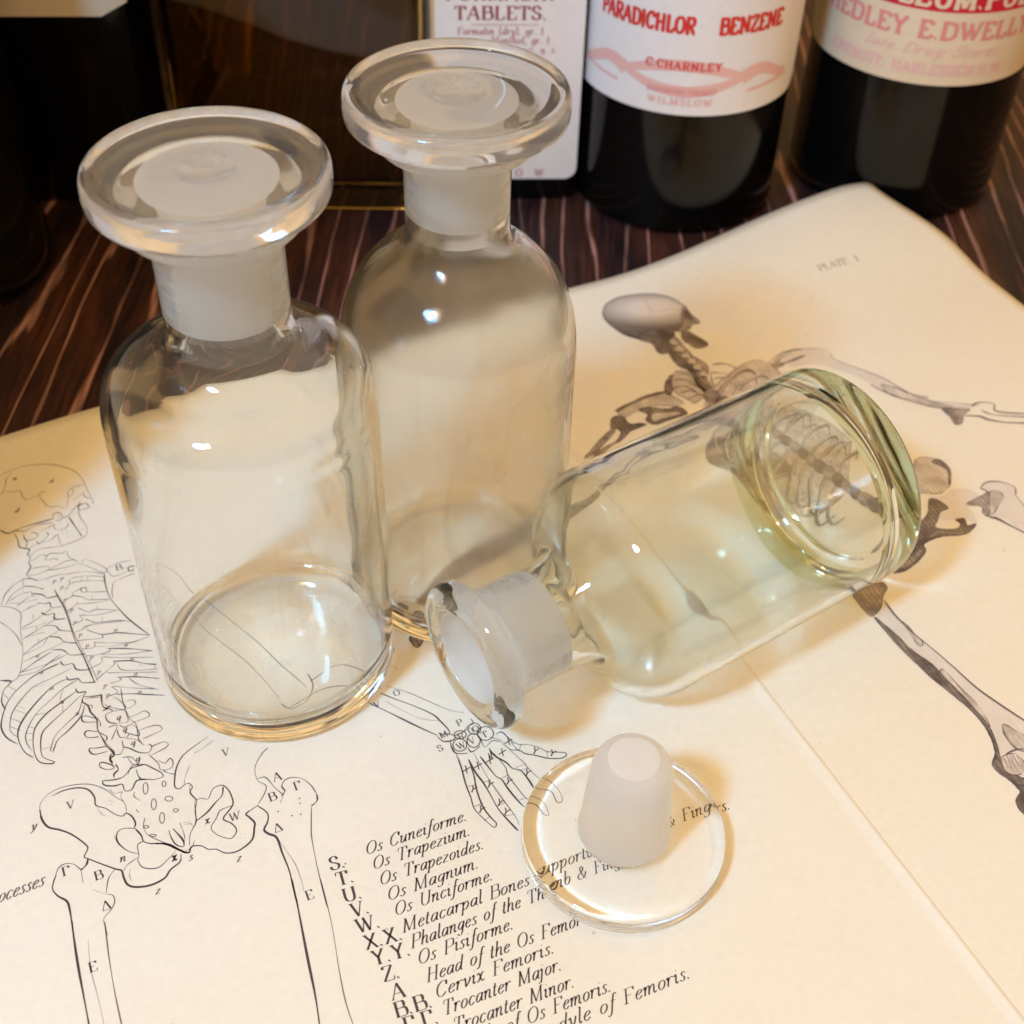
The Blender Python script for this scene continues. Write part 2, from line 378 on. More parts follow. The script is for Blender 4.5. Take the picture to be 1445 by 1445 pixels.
# --- one-stroke letter shapes; a broad nib gives them their thick and thin strokes
# baseline 0, x-height 5, capitals 8.5, descenders -3;   '|' starts straight strokes
G = {
'a': (5.2, ['4.3,3.9 3.2,4.9 1.5,4.2 .6,2 1.2,.2 2.6,.5 4.2,3', '|4.5,5 4,1 4.5,.1 5.2,.6']),
'b': (5, ['|.4,8.8 1.2,9 .7,1', '.7,1 1.6,0 3.4,.6 4.4,2.8 3.8,4.8 2.4,4.6 1,3']),
'c': (4.4, ['4,4 3.2,4.9 1.6,4.5 .6,2.4 1.2,.3 2.6,.1 4,1.2']),
'd': (5.4, ['4.2,3.9 3.1,4.9 1.5,4.2 .6,2 1.2,.2 2.6,.5 4.2,3', '|4.2,9 4.9,9 4.1,1 4.7,.1 5.3,.6']),
'e': (4.4, ['.9,2.4 2.6,2.8 3.9,3.8 3.2,4.9 1.7,4.4 .6,2.2 1.3,.2 2.6,.1 4,1.2']),
'f': (3.6, ['4.6,8.2 3.8,9 2.8,8 2,3 1.4,-1.6 .3,-3 -.6,-2.4', '|.9,5 3.9,5']),
'g': (5, ['4.2,4 3,4.9 1.5,4.2 .7,2 1.4,.4 2.8,.8 4.2,3', '|4.6,5 3.9,.4', '3.9,.4 3.2,-2.4 1.4,-3 .2,-1.8']),
'h': (5.4, ['|.4,8.8 1.3,9 .6,0', '.8,2.6 2.4,4.8 3.8,4.8 4,3.4 3.8,.8 4.4,0 5.2,.6']),
'i': (2.6, ['0,4.1 .9,5 1.2,4 .9,1 1.4,0 2.4,.8', '|1.2,7 1.5,7.5']),
'j': (2.6, ['0,4.1 .9,5 1.2,4 .8,-1 0,-2.8 -1.4,-2.4', '|1.2,7 1.5,7.5']),
'l': (2.6, ['|.4,8.8 1.4,9 .9,1', '.9,1 1.4,0 2.4,.8']),
'm': (8, ['0,4 .9,5 1,3 .7,0', '.9,2.6 2.2,4.8 3.3,4.9 3.5,3.5 3.1,0', '3.4,2.6 4.9,4.8 6,4.9 6.3,3.4 6.1,.8 6.7,0 7.7,.7']),
'n': (5.4, ['0,4 .9,5 1,3 .7,0', '.9,2.6 2.4,4.8 3.6,4.9 3.9,3.4 3.6,.8 4.2,0 5.1,.7']),
'o': (4.8, ['2.6,4.9 1.2,4.1 .6,2.2 1.2,.3 2.4,.1 3.8,1.2 4.3,3.2 3.6,4.7 2.6,4.9']),
'q': (5, ['4.2,4 3,4.9 1.5,4.2 .7,2 1.4,.4 2.8,.8 4.2,3', '|4.6,5 3.7,-3', '|2.8,-3 4.8,-3']),
'k': (5, ['|.4,8.8 1.2,9 .6,0', '.8,2.4 3,4.8 3.8,4 1.4,2.4', '1.6,2.4 3,.2 4.6,.6']),
'p': (5.2, ['-.2,4 .8,5 1,3 .5,-3', '|-.6,-3 1.4,-3', '.8,1 1.8,0 3.4,.6 4.4,2.8 3.8,4.8 2.4,4.6 1,3']),
'r': (4, ['0,4 .9,5 1,3 .7,0', '.9,2.6 2,4.6 3.2,5 3.8,4.3']),
's': (3.8, ['3.5,4.2 2.6,5 1.4,4.3 1.7,3 2.9,1.9 2.6,.4 1.2,0 .2,.9']),
't': (3, ['|1.6,7.2 .9,1.2', '.9,1.2 1.3,0 2.6,.9', '|.1,5 2.8,5']),
'u': (5.4, ['0,4.1 .9,5 1.1,4 .8,1.2 1.4,0 2.8,.6 4,3', '|4.3,5 3.9,1 4.4,0 5.2,.7']),
'v': (4.8, ['0,4.1 .9,5 1.3,3.8 1.6,0', '1.6,0 3.4,2 4.2,4 3.8,5']),
'x': (4.8, ['0,4.1 1,5 1.8,3.6 2.8,.8 3.6,0 4.6,.8', '4.3,4.6 3.4,4.9 2.2,2.6 1,.1 .1,.5']),
'y': (4.8, ['0,4.1 .9,5 1.3,3.8 1.7,0', '4.2,5 3.6,2 1.7,-1.6 .2,-3 -.6,-2.4']),
'z': (4.4, ['|.6,4.8 3.9,4.8 .3,.2 3.9,.2']),
'.': (2.2, ['|.5,.1 1,.6']), ',': (2.2, ['|.9,.6 .3,-1.2']), ' ': (4, []),
'&': (8, ['6.6,4 5.8,1.6 3.2,0 .9,1 1,3 3.8,5 4.4,7 3.2,8 2.1,6.6 3.4,3.6 5.6,.4 7,.2']),
'A': (7.6, ['|.1,0 4,8.6 6.6,0', '|1.9,2.9 5.6,2.9', '|-.6,0 1.2,0', '|5.4,0 7.6,0']),
'B': (7, ['|1.4,8.4 1.4,0', '|.2,8.4 3.4,8.4', '3.4,8.4 5.6,8 5.6,5.2 3.4,4.6', '|1.4,4.6 3.6,4.6', '3.4,4.6 6.3,4.2 6.3,.6 3.4,0', '|.2,0 3.4,0']),
'C': (7, ['6.2,6 5.6,8.2 3.6,8.6 1.2,6.6 .7,3.2 2,.5 4.2,0 6.2,1.8', '|6.3,8.4 6.2,6']),
'D': (7.8, ['|1.5,8.4 1.5,0', '|.2,8.4 3.4,8.4', '3.4,8.4 6.4,7.4 7,4.2 6.2,1 3.4,0', '|.2,0 3.4,0']),
'E': (6.6, ['|1.5,8.4 1.5,0', '|.2,8.4 5.8,8.4 5.9,6.6', '|1.5,4.4 4.4,4.4', '|.2,0 6,0 6.2,2']),
'F': (6.2, ['|1.5,8.4 1.5,0', '|.2,8.4 5.8,8.4 5.9,6.6', '|1.5,4.4 4.4,4.4', '|.2,0 2.8,0']),
'G': (7.6, ['6.2,6.4 5.4,8.2 3.6,8.6 1.2,6.6 .7,3.2 2,.5 4.2,0 6.2,.8', '|6.3,8.4 6.2,6', '|6.3,.6 6.3,3.4', '|4.8,3.4 7.4,3.4']),
'H': (8.2, ['|1.5,8.4 1.5,0', '|6.5,8.4 6.5,0', '|1.5,4.4 6.5,4.4', '|.3,8.4 2.8,8.4', '|5.2,8.4 7.8,8.4', '|.3,0 2.8,0', '|5.2,0 7.8,0']),
'I': (3.6, ['|1.6,8.4 1.6,0', '|.3,8.4 3,8.4', '|.3,0 3,0']),
'K': (7.6, ['|1.5,8.4 1.5,0', '|6,8.4 1.5,3.6', '|3,5 6.6,0', '|.3,8.4 2.8,8.4', '|.3,0 2.8,0', '|5.4,0 7.6,0']),
'L': (6.2, ['|1.5,8.4 1.5,0', '|.3,8.4 2.8,8.4', '|.3,0 5.6,0 5.9,2.4']),
'M': (9.6, ['|1.5,8.4 1.3,0', '|1.5,8.4 4.6,.2 7.6,8.4', '|7.6,8.4 7.9,0', '|.2,0 2.4,0', '|6.6,0 9.2,0', '|.2,8.4 1.5,8.4', '|7.6,8.4 9,8.4']),
'N': (8.2, ['|1.5,8.4 1.5,0', '|1.5,8.4 6.6,0', '|6.6,8.4 6.6,0', '|.2,0 2.8,0', '|5.4,8.4 7.8,8.4', '|.2,8.4 1.5,8.4']),
'O': (7.8, ['4,8.6 1.6,7.2 .7,4.2 1.6,1.2 3.8,0 6.2,1.2 7.1,4.2 6.2,7.4 4,8.6']),
'P': (6.8, ['|1.5,8.4 1.5,0', '|.2,8.4 3.4,8.4', '3.4,8.4 6,8 6,4.4 3.4,3.8', '|1.5,3.8 3.4,3.8', '|.2,0 2.8,0']),
'Q': (7.8, ['4,8.6 1.6,7.2 .7,4.2 1.6,1.2 3.8,0 6.2,1.2 7.1,4.2 6.2,7.4 4,8.6', '3,1.4 4.4,1.6 5.6,-1 7.2,-1.4']),
'R': (7.4, ['|1.5,8.4 1.5,0', '|.2,8.4 3.4,8.4', '3.4,8.4 6,8 6,4.8 3.4,4.2', '|1.5,4.2 3.4,4.2', '|3.6,4.2 6.4,0', '|.2,0 2.8,0', '|6.2,0 7.4,0']),
'S': (6, ['5,6.4 4.4,8.2 2.8,8.6 1,7.4 1.4,5.4 3.4,4.2 5.2,2.8 4.6,.6 2.8,0 1,.8 .6,2.4']),
'T': (7, ['|3.4,8.4 3.4,0', '|.3,6.4 .4,8.4 6.4,8.4 6.5,6.4', '|2.1,0 4.8,0']),
'U': (8, ['1.5,8.4 1.5,3 2.4,.6 4.2,0 6,.8 6.6,3 6.6,8.4', '|.2,8.4 2.8,8.4', '|5.6,8.4 7.8,8.4']),
'V': (7.6, ['|1,8.4 3.9,0', '|3.9,0 6.6,8.4', '|-.2,8.4 2.2,8.4', '|5.6,8.4 7.8,8.4']),
'W': (10.6, ['|1,8.4 3.4,0', '|3.4,0 5.4,7', '|5,8.4 7.4,0', '|7.4,0 9.8,8.4', '|-.2,8.4 2.2,8.4', '|8.8,8.4 10.8,8.4']),
'X': (7.4, ['|1,8.4 6.4,0', '|6.2,8.4 1,0', '|0,8.4 2.2,8.4', '|5.2,8.4 7.2,8.4', '|0,0 2,0', '|5.4,0 7.6,0']),
'Y': (7.4, ['|1,8.4 3.6,4', '|6.4,8.4 3.6,4', '|3.6,4 3.6,0', '|-.2,8.4 2.2,8.4', '|5.4,8.4 7.4,8.4', '|2.3,0 4.9,0']),
'Z': (6.4, ['|.8,6.8 .8,8.4 5.8,8.4 .4,0 5.8,0 5.9,2']),
'1': (3.6, ['|.4,7 1.7,8.4 1.7,0', '|.4,0 3,0']), '4': (5.4, ['|4,0 4,8.4 .4,2.6 5.2,2.6']),
'8': (5.2, ['2.6,8.4 1,7 1.4,5 3.8,3.6 4.4,1.4 2.6,0 .8,1.2 1.2,3.4 3.8,5.2 4.2,7.2 2.6,8.4']),
'(': (3, ['2.4,9.4 .9,6 .9,2 2.2,-1.4']), ')': (3, ['.4,9.4 1.9,6 1.9,2 .6,-1.4']), '-': (4, ['|.6,3 3.2,3']),
'\u0393': (6.2, ['|1.5,8.4 1.5,0', '|.2,8.4 5.8,8.4 5.9,6.2', '|.2,0 2.8,0']),
'\u0394': (7.4, ['|.4,0 3.6,8.4', '|3.6,8.4 6.8,0', '|.4,0 6.8,0']),
}
_gc = {}
def glyph(c):
    if c not in _gc:
        wd, st = G[c]; L = []
        for s_ in st:
            straight = s_[0] == '|'
            pts = [tuple(float(q) for q in p.split(',')) for p in s_.strip('|').split()]
            if straight:
                o = []
                for i in range(len(pts)-1):
                    L.append([pts[i], pts[i+1]])
            else: L.append(catmull(pts, 4))
        _gc[c] = (wd, L)
    return _gc[c]
def twidth(t, track=0): return sum(G[c][0]+track for c in t)
def write(ink_, text, frame, size, slant=0.0, track=.6, m='ink', thick=1.0, thin=.3, sx=1.0):
    """frame(s, t): text space in page units -> 2-D coordinates of the printed surface; size = capital height"""
    k = size/8.5; x = 0
    for c in text:
        wd, L = glyph(c)
        for st in L:
            pts = [frame((x+p[0])*k*sx + p[1]*k*slant, p[1]*k) for p in st]
            # pen angle is judged in letter space
            n = len(st)
            def wf(t_, dx, dy, st=st, n=n):
                i = min(n-2, int(t_*(n-1))); a = st[i]; b_ = st[min(n-1, i+1)]
                ddx, ddy = b_[0]-a[0], b_[1]-a[1]; l = math.hypot(ddx, ddy) or 1
                v_ = abs(ddy/l)
                if ddy > 0 and ddx > 0 and ddy/l > .3 and len(st) == 2: v_ *= .35   # rising hairlines
                if c in '.,': v_ = 1
                return k*(thin+(thick-thin)*v_**1.5)
            ink_.ribbon(pts, wf, m)
        x += wd+track
    return x*k*sx

def row(text, a, b, size=None, m='ink', slant=.42, name='caption_line'):
    """italic line whose baseline runs between two points of the print"""
    A = Vector(unp(*a)); B = Vector(unp(*b)); d = B-A; L = d.length; e = d/L; n = Vector((-e.y, e.x))
    ik = Ink(page_map)
    sz = size
    base = twidth(text, .6)*sz/8.5
    sx = L/base
    write(ik, text, lambda s, t: (A.x+e.x*s+n.x*t, A.y+e.y*s+n.y*t), sz, slant, .6, m, .98, .32, sx)
    ik.build(name, page)
CAPS = .066
def lab(text, c, ang=25, size=None, m='ink', ik=None, slant=0.0, name='key_letter'):
    """small roman letter centred on a point of the print"""
    sz = size or CAPS
    if sz < CAPS*1.05: sz *= .76
    if text.startswith('PLATE'): sz = .06
    C_ = Vector(unp(*c)); a = math.radians(ang); e = Vector((math.cos(a), math.sin(a))); n = Vector((-e.y, e.x))
    wd = twidth(text, .6)*sz/8.5
    own = ik is None
    if own: ik = Ink(page_map)
    write(ik, text, lambda s, t: (C_.x+e.x*(s-wd/2)+n.x*(t-sz/2), C_.y+e.y*(s-wd/2)+n.y*(t-sz/2)), sz, slant, .6, m, 1.5, .38)
    if own: ik.build(name, page)

row('Os Cuneiforme.', (516,1207), (660,1157), CAPS)
row('Os Trapezium.', (526,1228), (665,1178), CAPS)
row('Os Trapezoides.', (536,1250), (684,1197), CAPS)
row('Os Magnum.', (547,1272), (677,1224), CAPS)
row('Os Unciforme.', (557,1293), (697,1241), CAPS)
row('Metacarpal Bones supporting Thumb & Fingers.', (568,1317), (1032,1141), CAPS)
row('Phalanges of the Thumb & Fingers.', (580,1339), (905,1216), CAPS)
row('Os Pisiforme.', (590,1362), (726,1310), CAPS)
row('Head of the Os Femoris.', (602,1387), (842,1297), CAPS)
row('Cervix Femoris.', (615,1409), (784,1344), CAPS)
row('Trocanter Major.', (625,1434), (794,1368), CAPS)
row('Trocanter Minor.', (640,1459), (812,1392), CAPS)
row('Body of Os Femoris.', (652,1483), (864,1398), CAPS)
row('Inner Condyle of Femoris.', (664,1508), (976,1379), CAPS)
row('processes', (-24,1283), (63,1249), .074, 'ink2')
for t, c in (('S.', (476,1217)), ('T.', (487,1238)), ('U.', (497,1261)), ('V.', (508,1282)), ('W.', (519,1303)), ('X.X.', (541,1323)),
             ('Y.Y.', (552,1345)), ('Z.', (552,1372)), ('A', (562,1398)), ('B.B.', (583,1418)), ('\u0393.\u0393.', (594,1440))):
    lab(t, c, 20, CAPS*1.1)
lab('PLATE  I', (1183,371), 24, .062, 'ink3', name='plate_number')

# --- engraved drawings: strokes given on the print, (pixel crops of the print, then laid on the sheet)
def T(ox, oy, s_): return lambda p: unp(ox+p[0]*s_, oy+p[1]*s_)
R1 = T(0,620,250/1445); R2 = T(0,800,280/1445); R3 = T(0,1040,280/1445); R4 = T(220,1000,280/1445)
R5 = T(500,930,320/1445); R8 = T(0,1240,500/1445)
Q1 = T(820,390,300/1445); Q2 = T(1100,330,345/1347); Q3 = T(1170,620,275/1445); Q4 = T(1170,850,275/1325); PX = T(0,0,1)
def strokes(ik, tf, spec, wscale=1.0):
    for line in spec.strip().splitlines():
        line = line.strip()
        if not line: continue
        wd, rest = line.split(':')
        m = 'ink' if float(wd) >= 1.5 else ('ink2' if float(wd) >= .95 else 'ink3')
        if wd.endswith('0') and '.' in wd and len(wd.split('.')[1]) == 2: m = 'ink2'
        pts = [tuple(float(q) for q in p.split(',')) for p in rest.split()]
        # a hand-cut line is never quite smooth
        pts = [(x+random.uniform(-2, 2), y+random.uniform(-2, 2)) for x, y in pts]
        g = [tf(p) for p in catmull(pts, 5)]
        W = float(wd)*.0042*wscale
        ph = random.random()*6
        ik.ribbon(g, lambda t_, dx, dy, W=W, ph=ph: W*(.82+.28*math.sin(ph+t_*9))*(1 if .04 < t_ < .96 else .6), m)
def ovals(ik, tf, lst, wd=1.0):
    for cx, cy_, rx, ry in lst:
        pts = [(cx+rx*math.cos(a*PI/5), cy_+ry*math.sin(a*PI/5)) for a in range(10)]
        g = [tf(p) for p in catmull(pts, 3, True)]
        ik.ribbon(g, lambda t_, dx, dy: wd*.0042, 'ink' if wd > 1.2 else 'ink2')
def blot(ik, tf, m, spec, smooth=True):
    pts = [tuple(float(q) for q in p.split(',')) for p in spec.split()]
    if smooth: pts = catmull(pts, 5, True)[:-1]
    a_ = 1.8 if tf is not PX else .5
    pts = [(x+random.uniform(-a_, a_), y+random.uniform(-a_, a_)) for x, y in pts]
    ik.poly([tf(p) for p in pts], m)
    if m != 'tone_pale':
        g = [tf(p) for p in pts+pts[:1]]; ph = random.random()*9
        ik.ribbon(g, lambda t_, dx, dy: .0045+.0035*math.sin(ph+t_*23), 'ink2' if m != 'tone_dark' else 'ink')

# outline figure: skull and neck
ik = Ink(page_map)
strokes(ik, R1, '''
1.2:0,300 100,250 220,215 400,205 520,225 620,270 680,340 710,410 745,470
1.2:680,440 700,470 755,490 758,522
1.5:655,510 640,550 650,580 740,555
1.0:640,580 655,640 700,700 710,760 680,800 600,835 515,865
2.0:560,630 600,690 670,790
1.0:0,470 20,430 60,425 90,430 160,420 180,460 200,485 230,492 270,470 300,468 330,440 370,430
1.0:330,440 330,480 355,505 380,540 420,550 480,545 520,560 545,540 560,490 555,430 590,395 620,385 680,370
1.0:100,260 70,300 50,330 45,370 30,400 20,450
0.9:560,470 600,440 590,400
0.9:600,500 640,470 690,430
2.0:0,740 60,770 110,748 180,720 250,700 340,675 430,650
1.3:430,650 440,610 480,598 505,625 490,660 450,665
1.0:470,620 490,650
1.2:505,640 560,620 600,570 660,520
1.6:640,545 700,520 720,545
1.8:110,760 145,820 160,880 210,890 240,900 225,940 245,965 235,1010 250,1040 215,1105
1.3:110,745 200,750 250,720 310,700 360,690 430,680
1.6:190,770 200,810 220,835 215,880
1.2:215,830 300,800 300,770 250,760
1.0:330,750 400,720 430,690
1.3:300,830 320,850 380,800 395,780 380,760
1.0:240,890 310,850 400,830 440,800 470,780 490,850 515,865
1.0:245,950 320,900 430,880 530,870
1.2:250,1000 340,940 370,950 420,930 500,930 545,915 560,960 620,990
1.0:250,1055 340,1040 400,1040 400,1060 520,1000 600,985 640,1000
1.2:215,1105 300,1105 380,1070 460,1060 560,1040 640,1010
1.0:390,950 370,985 450,975 480,990
1.0:445,690 440,720 480,740 540,720 560,680
0.8:500,740 520,780
0.8:530,730 550,770
0.8:585,610 640,600
0.8:540,800 600,785
0.8:650,740 695,735
1.0:670,1005 690,980 760,1000 870,1055 845,1090 730,1040 640,1012
1.0:870,1055 960,1010 1080,985
1.0:870,1060 920,1118 1000,1095 1095,1060
1.0:1100,1095 1000,1130 930,1165 915,1230 920,1300
0.8:850,1090 860,1060
''')
for t, c in (('n', (118,318)), ('a', (418,335)), ('d', (135,580)), ('B', (970,1045)), ('C', (1070,1055))):
    q = (c[0]*250/1445, 620+c[1]*250/1445)
    lab(t, q, 25, .052 if t.islower() else .06, 'ink2', ik, .3 if t.islower() else 0)
ik.build('outline_skull', page)
# rib cage
ik = Ink(page_map)
strokes(ik, R2, '''
1.8:760,50 765,110 800,220 870,310 950,390 1090,498
1.0:470,60 510,50 560,40 640,35 760,50
1.0:500,130 560,110 700,100 765,105
1.3:540,180 620,150 640,180 775,180
1.0:520,80 640,65 760,75
1.2:520,210 600,220 650,240 790,235
1.0:560,270 700,260 800,240
1.3:570,300 650,330 700,310 860,315
1.0:580,350 700,350 850,320
1.3:620,380 680,400 700,410 860,390 950,398
1.0:600,440 700,420 900,395
1.8:630,460 740,490 860,480 980,490 1090,498
1.0:680,550 800,555 950,550 1090,505
0.9:690,580 850,575 1000,545
1.8:780,595 950,595 1110,612
1.0:740,635 900,635 1120,610
1.0:740,655 900,662 1120,660
1.8:820,690 950,685 1060,705 1140,710
1.2:850,700 880,745 960,755 1145,745
1.0:780,770 960,770 1150,765
1.8:855,805 1000,800 1160,815
1.2:940,810 1010,860 1130,890
1.0:820,870 960,880 1160,893
1.8:850,930 960,925 1080,930 1200,935
1.0:640,65 640,100
1.0:590,75 600,105
1.2:585,150 600,185 640,180
1.0:670,205 670,240
1.0:705,285 705,315
1.0:745,365 740,405
1.0:1020,705 1025,720
1.0:1120,705 1135,740
1.0:510,90 500,140 470,170
1.0:470,240 520,220 540,180
1.0:480,330 540,290 570,260
1.0:520,420 600,390 580,350
1.0:540,480 610,450 690,395
1.2:560,540 640,530 740,520 750,505 735,488
1.0:590,600 680,590 690,550
1.2:620,650 720,640 800,612 790,592
1.0:650,740 740,700 740,660
1.2:700,820 760,770 830,715 830,690
1.2:800,850 880,825 865,805
1.2:810,870 860,910 800,940 770,950
1.8:400,165 420,210 470,300 500,400 550,540 610,660 690,840
1.0:440,215 490,330 530,460 590,590 650,700 715,835
1.0:190,60 280,100 400,65 470,50
1.6:165,90 220,85 270,100
1.5:165,140 240,145 320,165
1.8:230,195 310,205 345,228 430,210
1.6:270,258 330,270 365,262 375,295 450,290
2.0:300,333 340,350 395,338 400,380 480,375
1.6:320,430 400,428 440,462 530,468
1.6:355,508 430,513 470,546 560,555
1.6:375,605 460,608 512,642 620,635
1.8:440,690 465,715 530,705 560,750 660,750
1.8:485,795 500,825 570,815 600,845 700,840
1.8:550,885 570,915 625,910 610,945 700,940 745,930
1.3:10,280 40,200 100,130 165,95
1.0:40,280 90,200 165,150
1.0:70,250 150,200 230,180
1.0:120,290 200,230 260,210
0.9:60,265 160,260 280,235
1.0:150,330 230,290 290,265
1.2:155,450 240,400 380,300
0.9:160,460 300,420 340,400
1.2:165,525 260,470 400,385
0.9:165,525 300,480 340,490
1.2:170,640 270,560 440,460
0.9:170,640 300,580 350,510
1.0:160,700 280,640 470,550
1.5:150,770 260,690 375,620
1.0:150,770 330,710 480,640
1.2:135,795 270,760 370,690 440,640
1.8:430,705 350,740 240,800 120,900 50,1000 10,1130 20,1200 60,1250 130,1290
1.3:520,740 400,800 250,870 160,960 90,1060 70,1150 80,1200 130,1240
2.0:490,815 400,860 300,950 190,1080 135,1180 135,1260 180,1350 245,1390
1.3:570,820 470,880 380,960 260,1080 195,1200 190,1270 230,1340
1.8:550,910 440,990 330,1080 260,1170 240,1250 250,1350 290,1420 370,1435 400,1420
1.5:590,935 480,1040 370,1140 310,1210 295,1290 305,1370 340,1400 400,1420
1.8:615,1010 590,1090 500,1190 420,1260 390,1340
1.2:600,960 570,1060 480,1150 400,1240 365,1340
1.0:365,1340 390,1350
1.0:0,290 60,290 120,310 155,350 150,450 165,600 160,700 135,800 80,835 0,825
1.0:0,400 60,440 120,500 160,580
1.6:0,830 80,835 30,900 10,980 40,1040
1.0:110,1040 190,1070
1.3:70,1100 150,1130
1.3:70,1160 150,1190
1.0:200,1165 260,1175
1.0:190,1210 245,1215
1.0:200,1260 245,1265
1.0:310,1330 365,1310
0.9:120,1010 180,1030
1.2:260,1080 340,1060
1.2:60,870 120,900
1.2:20,920 60,960
0.9:215,880 330,860
0.9:170,150 165,180
1.3:165,90 170,140
1.3:235,185 235,210
1.2:205,290 215,310
1.2:240,350 240,385
1.2:268,430 265,460
1.0:280,520 280,555
0.9:460,900 440,960 460,1000
1.0:460,1010 455,1060
''')
for c in ((395,100),(450,80),(450,145),(475,235),(520,310),(545,400),(585,490),(635,570),(665,655),(720,760),(765,860),(785,930)):
    lab('p', (c[0]*.19377, 800+c[1]*.19377), 25, .042, 'ink3', ik, .3)
for c in ((270,645),(300,765),(375,880),(450,980),(560,1065),(840,455),(915,565),(960,665),(985,775),(1015,905)):
    lab('u', (c[0]*.19377, 800+c[1]*.19377), 25, .042, 'ink3', ik, .3)
ik.build('outline_rib_cage', page)
# lumbar spine
ik = Ink(page_map)
strokes(ik, R2, '''
1.2:880,880 900,1000 945,1100 990,1150 1010,1250 1030,1275
1.0:915,980 960,968 990,985 960,1020 920,1030
1.3:940,1100 1010,1070 1050,1050 1085,1065 1080,1090 1010,1120 950,1142
1.3:1010,1190 1100,1160 1160,1155 1178,1188 1110,1220 1040,1252
1.3:1100,1310 1190,1275 1225,1295 1200,1320 1100,1370
1.8:700,1105 610,1085 595,1110 620,1130 700,1130
1.8:720,1205 640,1195 615,1215 640,1245 720,1238
1.8:780,1305 700,1320 655,1320 655,1345 690,1365 790,1340
2.0:610,945 600,985 640,1010 660,1060 705,1110 710,1180 740,1240 770,1300 810,1340 830,1370 800,1400 820,1440
1.3:620,960 680,950 740,950
2.2:740,930 745,1000 770,1030 810,1010
1.5:745,1050 790,1035 820,1050 770,1080 790,1130 850,1140
1.3:850,1180 870,1240 920,1240 940,1220
1.5:730,1210 780,1240 770,1270
1.6:890,1260 900,1310 940,1320 1010,1350 1080,1350 1105,1310 1080,1290
1.2:820,1050 900,1045 925,1080 930,1130 860,1140
1.3:870,1150 900,1170 960,1150 1000,1180 1010,1230 900,1200
1.2:920,1250 1000,1260 1050,1300
1.2:640,1005 670,1010 670,1030 650,1035
1.3:760,1000 800,1020 900,1040 910,1010 850,960 820,950
1.2:710,1100 730,1140 725,1165
1.2:790,1170 850,1150 840,1200 810,1260
1.2:830,1370 880,1360 900,1310
''')
strokes(ik, R3, '''
1.6:725,215 725,195 750,185 820,210 825,232 760,237 725,215
2.2:840,200 862,235 830,270 832,297
1.6:745,320 830,310 900,290 960,230 1050,200
1.8:745,320 760,350 830,355 890,345 910,390 960,385 1000,320 1080,310
1.3:890,150 960,150 1010,210
1.5:930,150 970,200 1050,200 1100,220 1170,260 1185,290 1120,310 1080,308
1.6:990,240 1020,300 1080,310
1.3:1085,130 1150,190 1170,240 1240,230 1260,190 1240,155 1200,190 1150,170
1.3:1190,240 1220,260 1275,272
1.3:930,275 960,215 1010,195
2.0:820,185 800,150 820,120
1.5:740,0 780,60 830,110 820,135
''')
for c in ((860,1095),(905,1180),(965,1280),(1000,1395)): lab('q', (c[0]*.19377, 800+c[1]*.19377), 25, .05, 'ink2', ik, .3) if 'q' in G else lab('d', (c[0]*.19377, 800+c[1]*.19377), 25, .05, 'ink2', ik, .3)
ik.build('outline_spine', page)
# pelvis
ik = Ink(page_map)
ovals(ik, R3, [(1060,375,18,42),(1120,490,18,40),(1180,590,18,40),(1195,342,14,20),(1230,450,28,18),(1280,535,18,12),(1065,655,18,9),(1115,718,24,8)], 1.1)
strokes(ik, R3, '''
1.2:980,400 975,430 1020,465
1.5:990,530 1010,550
1.0:1055,590 1045,660 1090,720 1220,780
1.0:1380,350 1390,410 1430,460 1420,540 1430,620 1390,700 1380,760
1.1:290,530 300,480 360,410 480,360 640,345 760,380 850,445 910,480 920,550
1.8:380,430 460,390 560,370 640,385 690,440 700,500 770,520 840,565 890,575 920,555 960,580 985,630 975,665
2.4:290,530 305,600 350,655 440,680 530,715 630,790 632,830 612,872 640,885 750,930 840,960 885,975 900,1020 930,1075 990,1095 1100,1080 1200,1030 1240,970 1310,910 1320,850
1.5:980,665 890,670 850,710 860,770 930,830 1010,850
2.2:985,670 1030,720 1045,760 1100,775 1220,780 1300,820 1350,845 1390,835
1.4:1045,760 1000,790 1010,860 1005,900 1040,950 1120,960 1180,930 1280,830
1.0:1000,880 930,930 900,975
0.9:950,960 945,1010 960,1050
1.5:1230,680 1240,720 1280,780 1335,800 1342,750
2.2:1260,670 1330,745 1340,790
0.9:830,720 860,780 890,800
0.8:790,460 830,475
0.8:800,490 830,500
0.8:710,520 740,560 770,580
1.0:1310,625 1340,700 1345,745
0.9:1340,640 1395,635
0.9:795,380 830,410 890,400
0.9:890,400 880,440 900,470
''')
strokes(ik, R4, '''
1.6:380,205 260,290 190,350 150,430 135,510 140,570 170,585 205,560 240,545 265,570 250,610 290,665
0.9:420,230 340,290 280,325
0.9:250,405 220,480 205,550
1.6:290,665 330,655 380,655 410,590 460,560 500,565 540,610 562,680 550,720 490,800 550,835 585,880 570,930 530,945 450,920 400,870 440,800 470,740 550,710
2.0:490,570 480,630 430,690 370,760 290,825
1.0:290,665 285,700 290,820 250,910 245,1000
2.2:0,980 80,990 170,1030 240,1050 260,1005 330,1000 380,1025 440,1025 510,1050 600,1035 700,960 715,870 720,830 680,790 660,765 740,705
1.2:820,285 770,330 720,430 740,520 800,560 790,620 740,700
1.0:280,960 260,1010 210,1040
0.8:200,830 250,835 270,860
''')
